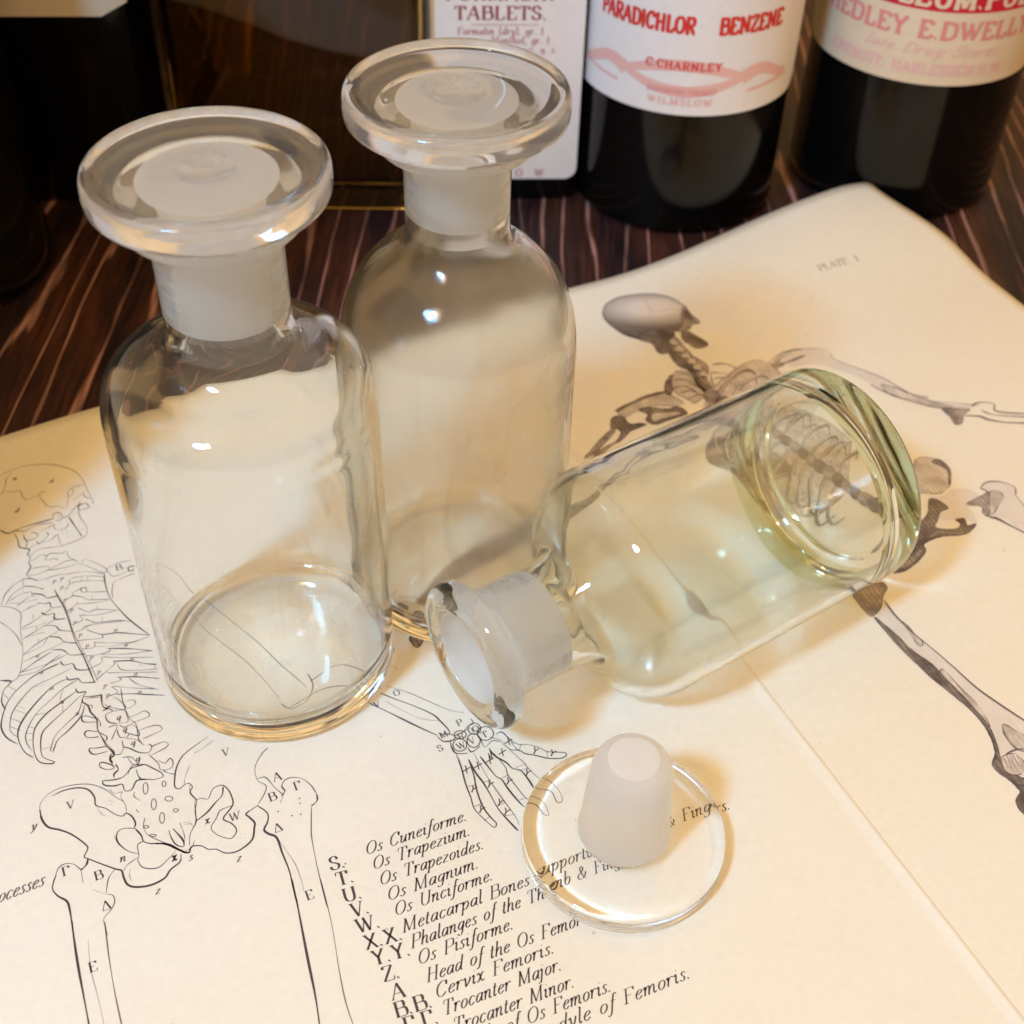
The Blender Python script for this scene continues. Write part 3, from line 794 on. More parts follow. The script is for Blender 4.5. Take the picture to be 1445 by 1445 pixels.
for t, c, tf in (('V',(510,495),3),('y',(245,645),3),('n',(890,880),3),('x',(1265,875),3),('s',(1385,870),3),('z',(1145,1115),3),
                 ('V',(505,318),4),('W',(570,785),4),('x',(370,810),4),('z',(600,1085),4),('x',(130,1075),4)):
    q = (c[0]*.19377, 1040+c[1]*.19377) if tf == 3 else (220+c[0]*.19377, 1000+c[1]*.19377)
    lab(t, q, 25, .06, 'ink2', ik, .3 if t.islower() else .15)
ik.build('outline_pelvis', page)
# thigh bones
ik = Ink(page_map)
strokes(ik, R3, '''
2.4:640,885 630,930 590,970
1.3:590,970 540,930 480,925 430,950 408,1000
2.4:408,1000 380,1100 420,1155 490,1200 510,1270 520,1350 535,1445
1.2:590,970 605,1065
1.2:840,960 790,1030 775,1140
0.8:670,1110 770,1145
1.2:775,1145 820,1155 835,1200 810,1260 755,1320 765,1380 780,1445
''')
strokes(ik, R8, '''
2.6:292,170 300,230 320,360 345,500 365,600
1.4:428,175 445,330 470,470 498,600
0.8:360,250 370,370 400,480 425,600
2.8:1190,0 1215,120 1255,320 1285,480 1305,600
1.2:1305,0 1350,180 1385,370 1410,500 1442,600
''')
strokes(ik, R4, '''
2.8:740,705 810,760 815,820 790,880 820,910 880,940 920,1050 970,1180 1000,1300 1035,1445
1.4:740,510 790,500 830,530 870,580 930,630
1.8:915,640 940,600 915,570 930,530
1.4:930,530 980,505 1060,510 1130,560 1170,620
2.0:1170,620 1175,670 1135,710
1.3:1135,710 1130,900 1150,1020 1180,1180 1245,1445
1.0:930,630 905,690
0.9:890,950 960,1050 1020,1140 1060,1250 1080,1330
''')
for t, c, tf in (('\u0393',(480,975),3),('B',(720,1005),3),('\u0394',(775,1225),3),('A',(885,495),4),('\u0393',(1030,560),4),('B',(850,640),4),('\u0394',(890,865),4),('E',(1120,1355),4),('E',(380,358),8)):
    q = {3: (c[0]*.19377, 1040+c[1]*.19377), 4: (220+c[0]*.19377, 1000+c[1]*.19377), 8: (c[0]*.346, 1240+c[1]*.346)}[tf]
    lab(t, q, 25, .066, 'ink', ik)
for c in ((1045,655),(1055,770),(990,780),(1050,690),(890,750),(1380,1130)): ovals(ik, R4, [(c[0], c[1], 3, 3)], 1)
ik.build('outline_thigh_bones', page)
# hand and forearm
ik = Ink(page_map)
strokes(ik, R5, '''
2.0:165,215 260,255 380,300 500,355 545,390 600,450 610,480
2.2:100,285 220,340 380,420 530,490
1.0:200,170 360,220 600,325 700,340
0.8:200,270 330,340 430,380 540,395
1.8:530,490 560,522 610,525 642,508 635,490 610,480 560,478
1.3:640,490 700,460 720,430 760,410 740,380
1.0:700,460 740,440 760,470
1.5:900,480 940,465 980,500 1010,530 1060,545 1110,545 1180,565 1230,590 1345,600 1330,630 1240,632 1150,612 1090,602 1050,582 1000,577 940,540
1.3:1065,540 1050,590
1.3:1228,585 1232,632
1.2:1000,530 1020,560 1050,585
1.1:860,500 930,520 1000,590 1080,660 1110,700 1190,775
2.2:860,575 900,620 970,660 1010,700 1060,710 1110,770 1145,825
1.2:1020,700 1080,670
1.2:1040,715 1115,695
1.3:1145,825 1180,870 1250,880 1290,950 1325,935 1290,860 1200,790
2.2:800,620 850,680 900,745 940,770 980,830 1040,900 1080,940
1.3:1080,940 1160,970 1200,1020 1235,1030 1200,950 1100,890 1040,820 980,740 960,690 890,600
1.2:920,765 980,740
1.2:1050,900 1100,885
2.2:730,640 770,720 820,790 870,870 920,960 1000,1050 1045,1095
1.2:760,600 840,740 880,800 960,910 1030,1010 1050,1060
1.3:820,790 870,768
1.3:905,940 965,915
1.3:960,1000 1020,990
1.8:650,610 680,680 710,800 740,880 770,960 850,1040 890,1075 905,1050 870,1010 820,940 780,830 760,740 725,640
1.2:720,812 785,800
1.2:765,940 822,915
1.2:825,1035 870,1000
2.2:610,520 620,560 650,600 720,600
1.8:720,560 750,592 800,555
1.5:860,570 880,640 850,600
1.3:800,500 830,560 880,520 930,530
''')
ovals(ik, R5, [(675,483,38,26),(672,548,44,40),(760,520,42,44),(835,475,52,44),(765,445,40,36)], 1.4)
for t, c in (('O',(270,215)),('V',(145,288)),('M',(570,480)),('P',(670,405)),('R',(680,490)),('Q',(775,445)),('T',(830,480)),('V',(750,520)),('W',(680,550)),('S',(548,568)),
             ('X',(985,525)),('X',(945,595)),('X',(865,645)),('X',(790,680)),('X',(715,705)),('Y',(1105,725)),('Y',(985,780)),('Y',(865,800)),('Y',(760,830)),('Y',(1155,585)),('Y',(1265,600)),('Y',(930,915)),('Y',(970,975)),('Y',(810,960))):
    lab(t, (500+c[0]*.22145, 930+c[1]*.22145), 28 if t not in 'XY' else -20, .052, 'ink', ik)
# arm running under the standing bottle
strokes(ik, PX, '''
1.2:172,802 200,800 232,808 262,836 300,862 352,900 392,930 430,968
1.0:196,828 232,846 290,890 345,930 380,962 398,990
1.6:398,990 412,1000 432,990 440,968 430,950
1.5:436,962 470,940 505,948 540,972
1.6:410,1000 450,975 490,972 524,994
1.0:548,905 556,914 552,925
1.0:552,938 560,944
''')
ik.build('outline_arm_and_hand', page)

# shaded figure
ik = Ink(page_map)
# skull: smooth aquatint tone kept as vertex colour of the print
def toned(name, tf, spec, shade):
    pts = [tuple(float(q) for q in p.split(',')) for p in spec.split()]
    pts = catmull(pts, 6, True)[:-1]
    cx = sum(p[0] for p in pts)/len(pts); cy_ = sum(p[1] for p in pts)/len(pts)
    NR = 14; V_ = [(cx, cy_)]
    for r in range(1, NR+1):
        for p in pts: V_.append((cx+(p[0]-cx)*r/NR, cy_+(p[1]-cy_)*r/NR))
    n = len(pts); F_ = [(0, 1+i, 1+(i+1) % n) for i in range(n)]
    for r in range(NR-1):
        for i in range(n):
            a = 1+r*n+i; b_ = 1+r*n+(i+1) % n
            F_.append((a, a+n, b_+n, b_))
    me_v = []
    for p in V_:
        x, y = tf(p); me_v.append(page_map(x, y))
    o = mesh_obj(name, me_v, F_, M['tone_print'], page)
    ca = o.data.color_attributes.new('tone', 'FLOAT_COLOR', 'POINT')
    for i, p in enumerate(V_):
        r = 0 if i == 0 else ((i-1)//n+1)/NR
        ca.data[i].color = (*shade(p[0], p[1], r), 1)
    return o
m, nt, b = new_mat('aquatint_tone_print'); M['tone_print'] = m
at = nd(nt, 'ShaderNodeAttribute'); at.attribute_name = 'tone'
nt.links.new(at.outputs['Color'], b.inputs['Base Color']); b.inputs['Roughness'].default_value = .65; b.inputs['Specular IOR Level'].default_value = .2
def mixc(a, b_, t): return tuple(a[i]*(1-t)+b_[i]*t for i in range(3))
PALE, MIDT, DARK = (.76,.70,.63), (.22,.185,.16), (.07,.055,.05)
def skull_shade(x, y, r):
    # light on the crown, dark towards the back and the base
    d = math.hypot((x-480)/260, (y-215)/75)
    t = min(1, max(0, (d-.55)/1.15))
    c_ = mixc(PALE, MIDT, t)
    if y > 330: c_ = mixc(c_, DARK, min(1, (y-330)/80)*.75)
    if r > .93: c_ = mixc(c_, DARK, .55)
    return c_
toned('engraved_skull', Q1, '145,250 165,190 240,150 350,125 500,120 620,150 700,200 730,260 710,330 650,375 560,385 480,385 400,425 300,400 210,340 160,290', skull_shade)
INKZ[0] = .0020
ik = Ink(page_map)
strokes(ik, Q1, '''
2.60:145,250 160,290 210,340 300,400 400,430
1.3:170,190 240,150 350,125 500,120 620,150 700,200
0.9:430,135 440,180 470,230 460,290 480,350
0.9:470,230 540,240 600,220 660,230 690,210
0.9:190,300 260,300 330,320 400,370 440,380
0.9:210,330 280,335 350,370 390,400
0.9:260,350 330,375 380,410
1.3:560,385 600,350 650,345 690,300
''')
blot(ik, Q1, 'tone_dark', '390,420 440,380 520,365 600,370 640,400 590,440 620,470 590,520 530,520 480,460 420,440')
blot(ik, Q1, 'tone_mid', '700,200 740,250 800,300 800,320 760,330 740,360 700,370 650,380 690,330 680,260')
blot(ik, Q1, 'tone_dark', '710,235 740,250 760,290 730,290 700,270')
blot(ik, Q1, 'tone_dark', '680,382 730,375 790,410 862,458 850,478 780,490 730,460 690,430')
ik.build('engraved_jaw', page)
ik = Ink(page_map)
blot(ik, Q1, 'tone_mid', '575,440 640,410 700,470 760,540 840,590 870,640 860,700 940,800 945,830 880,825 800,745 750,650 680,620 640,590 590,520')
blot(ik, Q1, 'tone_dark', '590,480 640,520 700,570 760,630 800,700 850,730 930,800 935,825 870,815 790,740 740,650 670,610 620,570')
for c in ((625,450),(668,497),(712,540),(752,580),(792,620),(832,665)):
    blot(ik, Q1, 'tone_light', ' '.join('%g,%g' % (c[0]+dx, c[1]+dy) for dx, dy in ((-30,-5),(-5,-24),(26,-8),(30,14),(8,24),(-22,16))))
    blot(ik, Q1, 'tone_dark', ' '.join('%g,%g' % (c[0]+dx, c[1]+dy) for dx, dy in ((-24,20),(-4,28),(14,24),(0,14))))
ik.build('engraved_neck', page)
ik = Ink(page_map)
blot(ik, Q1, 'tone_dark', '600,680 632,668 636,720 612,800 570,792 575,720')
blot(ik, Q1, 'tone_light', '640,650 740,650 810,740 860,790 780,860 740,850 650,800 620,730')
strokes(ik, Q1, '''
2.60:640,650 720,665 790,700
3.20:630,700 720,705 800,760
3.20:630,760 700,745 790,790
3.20:670,800 740,780 820,810
2.60:720,840 780,810 850,800
2.60:900,700 950,690 1010,700 1060,690
2.60:880,650 940,660 1040,670 1150,690
2.60:920,740 970,750 1030,740
2.60:940,790 990,790 1040,790
3.20:890,600 980,595 1080,640
2.60:880,660 890,720 940,800
''')
# the rest of the trunk, under the lying bottle
random.seed(11)
ax0, ax1 = Vector((1004, 560)), Vector((1300, 735)); d = (ax1-ax0).normalized(); n_ = Vector((-d.y, d.x))
def along(t_, q): c = ax0.lerp(ax1, t_)+n_*q; return '%g,%g' % (c.x, c.y)
blot(ik, PX, 'tone_light', ' '.join([along(0, -30), along(.12, -62), along(.35, -84), along(.6, -86), along(.68, -40), along(.7, 0), along(.68, 40), along(.6, 84), along(.35, 82), along(.12, 60), along(0, 26)]))
for sgn in (-1, 1):      # shoulder blade
    blot(ik, PX, 'tone_mid' if sgn > 0 else 'tone_light', ' '.join([along(.02, sgn*34), along(.10, sgn*80), along(.30, sgn*66), along(.42, sgn*40), along(.2, sgn*30)]))
for i in range(11):
    t_ = .02+i*.062; c = ax0.lerp(ax1, t_)
    wd = 88*math.sin(min(1, .38+t_*1.0)*PI*.60)
    for sgn in (-1, 1):
        w2 = wd*random.uniform(.86, 1.06); b2_ = random.uniform(8, 20)
        pts = [c+n_*sgn*5, c+n_*sgn*w2*.45+d*random.uniform(-3, 4), c+n_*sgn*w2*.85+d*b2_, c+n_*sgn*w2*.95+d*(b2_+16), c+n_*sgn*w2*.7+d*(b2_+30)]
        g = [unp(*p) for p in catmull([tuple(p) for p in pts], 5)]
        ph = random.random()*6
        ik.ribbon(g, lambda a_, b_, c_, ph=ph: .034*(.35+.65*math.sin(PI*min(1, a_+.12)))*(1+.25*math.sin(ph+a_*11)), random.choice(['tone_mid', 'tone_dark', 'tone_dark']))
        g2 = [(x+.012, y+.020) for x, y in g]
        ik.ribbon(g2, lambda a_, b_, c_: .008, 'tone_pale')
for i in range(17):
    c = ax0.lerp(ax1, i/17); r_ = 1+.02*i
    blot(ik, PX, 'tone_dark' if i % 2 else 'tone_mid', ' '.join('%g,%g' % (c.x+q[0]*r_, c.y+q[1]*r_) for q in ((-11,-4),(-2,-11),(9,-5),(11,5),(1,10),(-8,6))))
ik.build('engraved_rib_cage', page)
ik = Ink(page_map)
blot(ik, Q1, 'tone_light', '250,910 330,870 430,820 560,790 620,812 700,860 640,880 480,880 380,920 290,960')
blot(ik, Q1, 'tone_dark', '240,905 330,862 430,812 560,782 570,795 440,828 340,875 255,920')
blot(ik, Q1, 'tone_dark', '200,990 230,950 290,955 330,1000 420,1000 440,1015 340,1055 300,1090 250,1130 228,1132 270,1070 250,1040 205,1040')
blot(ik, Q1, 'tone_dark', '390,910 470,890 580,900 640,885 700,905 720,940 620,970 500,1010 440,980 455,940')
blot(ik, Q1, 'tone_light', '480,940 580,925 680,925 640,950 560,965 500,985')
blot(ik, Q1, 'tone_mid', '205,1042 120,1120 50,1200 20,1240 60,1225 150,1150 225,1060')
blot(ik, Q1, 'tone_mid', '290,1075 240,1120 150,1170 100,1230 130,1225 220,1145 300,1092')
blot(ik, PX, 'tone_mid', '846,637 838,642 800,690 740,742 700,766 640,798 604,834 592,850 606,852 640,822 700,790 744,770 790,728 830,680')
blot(ik, PX, 'tone_dark', '556,869 562,861 572,872 564,886 556,884')
blot(ik, PX, 'tone_dark', '580,881 588,874 596,880 593,893 597,904 590,914 582,910 578,900 584,893')
strokes(ik, PX, '''
2.60:556,858 575,852 596,852
2.60:560,848 580,842 600,846
2.60:540,852 552,846 560,838
''')
ik.build('engraved_near_arm', page)
ik = Ink(page_map)
blot(ik, Q1, 'tone_light', '1120,650 1250,600 1340,530 1445,497 1500,500 1520,530 1445,560 1340,600 1220,680 1150,690')
blot(ik, Q1, 'tone_mid', '1180,680 1270,620 1340,570 1450,545 1500,545 1445,580 1330,630 1230,680')
blot(ik, Q2, 'tone_pale', '0,700 100,645 220,640 290,680 400,735 560,795 700,880 860,930 1000,938 1100,945 1000,968 880,960 720,915 600,870 480,815 360,760 200,720 80,735')
blot(ik, Q2, 'tone_light', '560,830 620,845 760,895 880,935 960,950 880,960 720,925 600,880')
strokes(ik, Q2, '''
1.6:0,660 100,640 220,635 280,660 300,690 400,730 560,790 680,860 780,910 850,925
5.00:0,720 60,700 140,670
2.60:500,830 600,880 720,920 880,960 1000,970
1.3:850,925 1000,935 1100,945
3.00:1060,950 1100,930 1180,940 1200,980 1400,995
4.50:1020,1002 1100,1005 1150,1022 1250,1040 1400,1045
2.60:1110,970 1150,990 1200,1000 1400,1010
2.60:820,905 720,880 620,840
''')
blot(ik, Q2, 'tone_mid', '895,963 960,962 1050,965 1015,995 1010,1038 970,1052 940,1012')
ik.build('engraved_far_arm', page)
ik = Ink(page_map)
blot(ik, Q3, 'tone_light', '640,150 800,150 880,200 900,300 880,360 830,400 740,400 650,380')
blot(ik, Q3, 'tone_pale', '910,370 1030,370 1110,420 1020,480 1080,560 1085,620 1000,590 860,600 760,560 740,440 840,420')
blot(ik, Q3, 'tone_dark', '760,170 820,150 870,195 905,250 892,340 878,250 840,205')
blot(ik, Q3, 'tone_dark', '740,450 800,450 880,508 825,540 805,600 790,650 860,665 950,662 975,625 940,600 1000,588 1025,640 1092,625 1050,685 980,712 860,718 765,742 700,780 715,830 665,900 580,970 500,995 428,978 500,910 590,870 640,780 600,700 690,600 730,540')
blot(ik, Q3, 'tone_mid', '560,960 520,930 600,890 660,820 690,830 650,890')
blot(ik, Q3, 'tone_mid', '740,730 800,680 960,690 1000,700 860,712')
ik.build('engraved_pelvis', page)
ik = Ink(page_map)
blot(ik, Q3, 'tone_pale', '1120,360 1160,320 1260,315 1370,350 1385,410 1500,560 1500,720 1300,590 1200,570 1150,560 1190,500 1180,390')
blot(ik, Q3, 'tone_light', '1190,400 1240,380 1290,420 1250,500 1210,560 1185,540')
blot(ik, Q3, 'tone_mid', '1020,482 1140,410 1182,400 1192,510 1182,562 1140,552 1130,500')
strokes(ik, Q3, '''
2.60:1120,365 1160,322 1260,315 1370,350 1385,410
5.00:1150,562 1200,577 1250,592 1350,642 1500,720
2.60:1380,410 1500,560
2.60:1120,365 1180,390 1190,420
''')
ik.build('engraved_far_thigh_bone', page)
ik = Ink(page_map)
blot(ik, Q4, 'tone_pale', '325,60 380,10 420,50 560,200 700,310 900,480 1100,660 1340,815 1400,900 1400,1180 1270,1210 1160,1140 1120,1090 1140,1020 1100,900 1000,760 850,630 700,510 480,310 320,120')
blot(ik, Q4, 'tone_light', '500,130 560,190 635,270 620,302 560,230')
blot(ik, Q4, 'tone_light', '780,460 900,590 1010,700 1090,830 1060,840 980,720 860,590 760,490')
blot(ik, Q4, 'tone_light', '1180,830 1280,880 1400,940 1400,1020 1280,1000 1210,930')
blot(ik, Q4, 'tone_light', '1170,1060 1260,1030 1330,1100 1300,1170 1200,1160')
blot(ik, Q4, 'tone_dark', '310,110 370,148 470,230 560,320 700,420 800,530 900,630 1000,740 1090,850 1140,960 1165,1050 1200,1150 1330,1200 1400,1260 1320,1270 1260,1240 1210,1200 1150,1160 1108,1100 1130,1020 1090,900 1000,770 850,640 700,520 480,310')
blot(ik, Q4, 'tone_dark', '1265,1245 1330,1250 1400,1270 1400,1500 1325,1445 1290,1400 1268,1340 1300,1290')
blot(ik, Q3, 'tone_mid', '250,1040 330,1028 345,1068 400,1063 432,1110 402,1160 385,1240 345,1300 300,1312 230,1230 158,1130 200,1100')
strokes(ik, Q4, '''
3.00:375,-10 450,90 560,200 680,300 820,420 1000,580 1150,690 1325,805 1400,850
2.60:1180,880 1230,960 1290,1010
2.60:1200,1030 1290,1000 1400,1010
1.2:1190,1060 1215,1130
1.2:1210,1050 1240,1130
1.2:1230,1045 1265,1125
1.2:1250,1040 1290,1120
1.2:1275,1045 1320,1120
''')
ik.build('engraved_near_thigh_bone', page)
INKZ[0] = .0012

# ------------------------------------------------------------------ glass: turned shapes
def smooth_profile(pts, n=4):
    """pts: list of (r, z) or 'c' corner flags (r, z, 1); returns dense profile + normals"""
    runs = [[]]
    for p in pts:
        runs[-1].append(p[:2])
        if len(p) > 2 and p[2]: runs.append([p[:2]])
    out = []
    for r in runs:
        if len(r) < 2: continue
        d = catmull(r, n)
        d = [(max(0, a), b_) for a, b_ in d]
        out.append(d)
    return out
def turned(name, pts, mat, parent, seg=128, n=4, loc=(0,0,0)):
    """lathe a profile (direction of travel keeps the glass on the left); normals follow the profile"""
    V_, N_, F_ = [], [], []
    for d in smooth_profile(pts, n):
        b0 = len(V_); m_ = len(d)
        for i, (r, z) in enumerate(d):
            a = d[max(0, i-1)]; c = d[min(m_-1, i+1)]
            dr, dz = c[0]-a[0], c[1]-a[1]; L = math.hypot(dr, dz) or 1
            nr, nz = dz/L, -dr/L
            for k in range(seg):
                th = 2*PI*k/seg
                V_.append((r*math.cos(th), r*math.sin(th), z)); N_.append((nr*math.cos(th), nr*math.sin(th), nz))
        for i in range(m_-1):
            for k in range(seg):
                k2 = (k+1) % seg
                F_.append((b0+i*seg+k, b0+i*seg+k2, b0+(i+1)*seg+k2, b0+(i+1)*seg+k))
    return mesh_obj(name, V_, F_, mat, parent, loc=loc, normals=N_, smooth=True)

def join_turned(name, runs, mats, parent, seg=128):
    """several profile runs, each with its material, in one mesh"""
    V_, N_, F_, MI = [], [], [], []
    for pts, mi in runs:
        for d in smooth_profile(pts, 4):
            b0 = len(V_); m_ = len(d)
            for i, (r, z) in enumerate(d):
                a = d[max(0, i-1)]; c = d[min(m_-1, i+1)]
                dr, dz = c[0]-a[0], c[1]-a[1]; L = math.hypot(dr, dz) or 1
                nr, nz = dz/L, -dr/L
                for k in range(seg):
                    th = 2*PI*k/seg
                    V_.append((r*math.cos(th), r*math.sin(th), z)); N_.append((nr*math.cos(th), nr*math.sin(th), nz))
            for i in range(m_-1):
                for k in range(seg):
                    k2 = (k+1) % seg
                    F_.append((b0+i*seg+k, b0+i*seg+k2, b0+(i+1)*seg+k2, b0+(i+1)*seg+k)); MI.append(mi)
    return mesh_obj(name, V_, F_, None, parent, mats=mats, midx=MI, normals=N_, smooth=True)

def bottle(name, loc, R, shoulder, rn, zn0, zl, rl, gl, foot, wall=.042, floor=.10, dome=.10, inner_n=(.232, .20), film='film_a', ground_lip=True):
    """reagent bottle: shoulder = outer (r,z) points from the cylinder to the neck;
       zn0 = start of neck, zl = underside of lip, rl = lip radius"""
    t = empty(name, loc)
    zt = zl+.115
    # the thick foot
    foot_o = [(0, .055), (.2, .05), (R*.72, .02), (R*.86, .003), (R*.94, .008), (R*.985, .035), (R, .085), (R, .16)]
    body_o = [(R, .16), (R, .5), (R, 1.0), (R, 1.4)] + shoulder[1:-1] + [shoulder[-1]]
    neck_o = [shoulder[-1], (rn, zn0+.08), (rn, (zn0+zl)/2), (rn+.003, zl-.10), (rn+.02, zl-.045)]
    lip_full = [(rn+.02, zl-.045), (rn+.055, zl-.018), (rl-.03, zl-.004), (rl-.004, zl+.018), (rl, zl+.05), (rl-.006, zl+.08), (rl-.035, zt-.006), (rl-.10, zt), (inner_n[0]+.03, zt-.004), (inner_n[0]+.004, zt-.02)]
    lip, lip_top = lip_full[:8], lip_full[7:]
    neck_i = [(inner_n[0]+.004, zt-.02), (inner_n[0]-.002, zt-.10), ((inner_n[0]+inner_n[1])/2, (zn0+zt)/2), (inner_n[1], zn0+.06)]
    # inner shoulder: offset of the outer one
    inn = []
    sh = shoulder[:]
    for i, (r, z) in enumerate(sh):
        a = sh[max(0, i-1)]; c = sh[min(len(sh)-1, i+1)]
        dr, dz = c[0]-a[0], c[1]-a[1]; L = math.hypot(dr, dz)
        inn.append((r-dz/L*wall*1.15, z+dr/L*wall*1.15))
    inn = [p for p in reversed(inn) if p[0] > inner_n[1]+.02 and p[1] < zn0-.02]
    body_i = [neck_i[-1], (inner_n[1]+.004, zn0+.0)] + inn + [(R-wall, 1.2), (R-wall, .7), (R-wall, floor+.16)]
    foot_i = [(R-wall, floor+.16), (R-wall-.01, floor+.08), (R-wall-.045, floor+.02), (R-wall-.12, floor), (R*.55, floor+dome*.3), (R*.25, floor+dome*.85), (0, floor+dome)]
    join_turned('body', [(body_o, 0), (body_i, 1)], [gl, M[film]], t)
    join_turned('foot', [(foot_o[:5], 1), (foot_o[4:], 0), (foot_i[:3], 0), (foot_i[2:], 1)], [foot, gl], t)
    join_turned('neck', [(neck_o, 0), (neck_i, 1)], [gl, M['ground_neck']], t)
    join_turned('lip', [(lip, 0), (lip_top, 1 if ground_lip else 0)], [gl, M['ground_neck']], t)
    return t
def stopper(name, loc, plug_len=.56, rb=.214, rs=.186, R=.5, T_=.137, flare=0.0, dm='film_disc'):
    """flat disc stopper; local z=0 is the underside of the disc, the plug points to -z"""
    t = empty(name, loc)
    top = [(.36, 0), (.45, .002), (.484, .009), (.497, .026), (.5, .05), (.5, .085), (.4975, .112), (.488, .130), (.470, .137), (.450, .136), (.425, .130), (.385, .126), (.30, .126), (.20, .125), (.13, .121), (.09, .108), (.04, .094), (0, .092)]
    plug = [(0, -plug_len+.0), (.07, -plug_len+.002), (.12, -plug_len+.012), (rs-.025, -plug_len+.045), (rs-.004, -plug_len+.09), (rs+.001, -plug_len+.14), ((rs+rb)/2, -plug_len*.5), (rb, -.05), (rb+.006, -.012), (rb+.004, -.006, 1)]
    if flare > 0:      # the root of the plug is ground too, so the disc looks milky from above
        join_turned('disc', [([(0, 0), (.1, 0), (rb, 0), (rb+flare, 0)], 1), ([(rb+flare, 0)]+top, 0)], [M[dm], M['ground']], t)
        plug += [(rb*.5, -.006), (0, -.006)]
    else: turned('disc', [(rb+.004, -.006), (rb+.02, 0)]+top, M[dm], t)
    join_turned('plug', [(plug[:3], 1), (plug[2:], 0)], [M['ground'], M['ground_end']], t)
    return t

A_SH = [(.632,1.66),(.632,1.76),(.626,1.87),(.602,1.965),(.55,2.03),(.47,2.075),(.39,2.105),(.325,2.145),(.288,2.20),(.276,2.27)]
bA = bottle('glass_bottle', (-1.2638, 4.7207, .003), .632, A_SH, .276, 2.27, 2.78, .385, M['glass_clear'], M['glass_foot'], floor=.115, dome=.10)
tag(bA, 'clear stoppered glass bottle standing nearest the camera beside the outline skeleton', 'bottle', 'small glass reagent bottles')
sA = stopper('glass_stopper', (-1.2638, 4.7207, 2.901), .60, flare=.075)
tag(sA, 'flat disc stopper in the front bottle, widest in the picture', 'stopper', 'ground glass stoppers')

B_SH = [(.597,1.50),(.596,1.64),(.588,1.78),(.566,1.91),(.522,2.03),(.456,2.13),(.38,2.205),(.312,2.255),(.263,2.31),(.246,2.39)]
bB = bottle('glass_bottle', (-.2973, 5.3813, .003), .597, B_SH, .246, 2.39, 2.81, .37, M['glass_pale'], M['glass_foot'], floor=.11, dome=.08, inner_n=(.215,.185), film='film_b')
tag(bB, 'round-shouldered straw-tinted glass bottle standing behind the lying bottle', 'bottle', 'small glass reagent bottles')
sB = stopper('glass_stopper', (-.2973, 5.3813, 2.932), .50, rb=.20, rs=.175, flare=.07)
tag(sB, 'disc stopper in the round-shouldered bottle, in front of the TABLETS label', 'stopper', 'ground glass stoppers')

D_SH = [(.649,1.42),(.648,1.52),(.640,1.62),(.612,1.705),(.555,1.775),(.475,1.82),(.40,1.85),(.335,1.885),(.299,1.935),(.288,2.01)]
bD = bottle('glass_bottle', (0, 0, 0), .649, D_SH, .287, 2.01, 2.44, .397, M['glass_green'], M['glass_thick_green'], floor=.15, dome=.0, inner_n=(.243,.215), film='film_d', ground_lip=False)
az = 3.7585
bD.location = Vector((1.8653, 5.6607, .652))*S
bD.rotation_euler = (Vector((math.cos(az), math.sin(az), 0))).to_track_quat('Z', 'Y').to_euler()
tag(bD, 'greenish glass bottle lying open on its side across the engraved skeleton', 'bottle', 'small glass reagent bottles')
sC = stopper('glass_stopper', (.596, 3.587, .140), .585, rb=.219, rs=.192, dm='glass_disc')
sC.rotation_euler = (PI, 0, 0.4)
tag(sC, 'loose glass stopper upside down on the printed sheet with its frosted plug up', 'stopper', 'ground glass stoppers')

# ------------------------------------------------------------------ dark medicine bottles behind
def rbox_ring(cx, cy_, hx, hy, r, n=8):
    pts = []
    for (sx_, sy_, a0) in ((1,1,0),(-1,1,90),(-1,-1,180),(1,-1,270)):
        for k in range(n+1):
            a = math.radians(a0+90*k/n)
            pts.append((cx+sx_*(hx-r)+r*math.cos(a), cy_+sy_*(hy-r)+r*math.sin(a)))
    return pts
def loft(rings, closed_bottom=True, closed_top=False, flip=False):
    V_ = []; F_ = []; n = len(rings[0][0])
    for pts, z in rings:
        for x, y in pts: V_.append((x, y, z))
    for i in range(len(rings)-1):
        for k in range(n):
            k2 = (k+1) % n
            q = (i*n+k, i*n+k2, (i+1)*n+k2, (i+1)*n+k)
            F_.append(q[::-1] if flip else q)
    if closed_bottom: F_.append(tuple(range(n)) if flip else tuple(range(n-1, -1, -1)))
    if closed_top:
        t = tuple(range((len(rings)-1)*n, len(rings)*n)); F_.append(t[::-1] if flip else t)
    return V_, F_
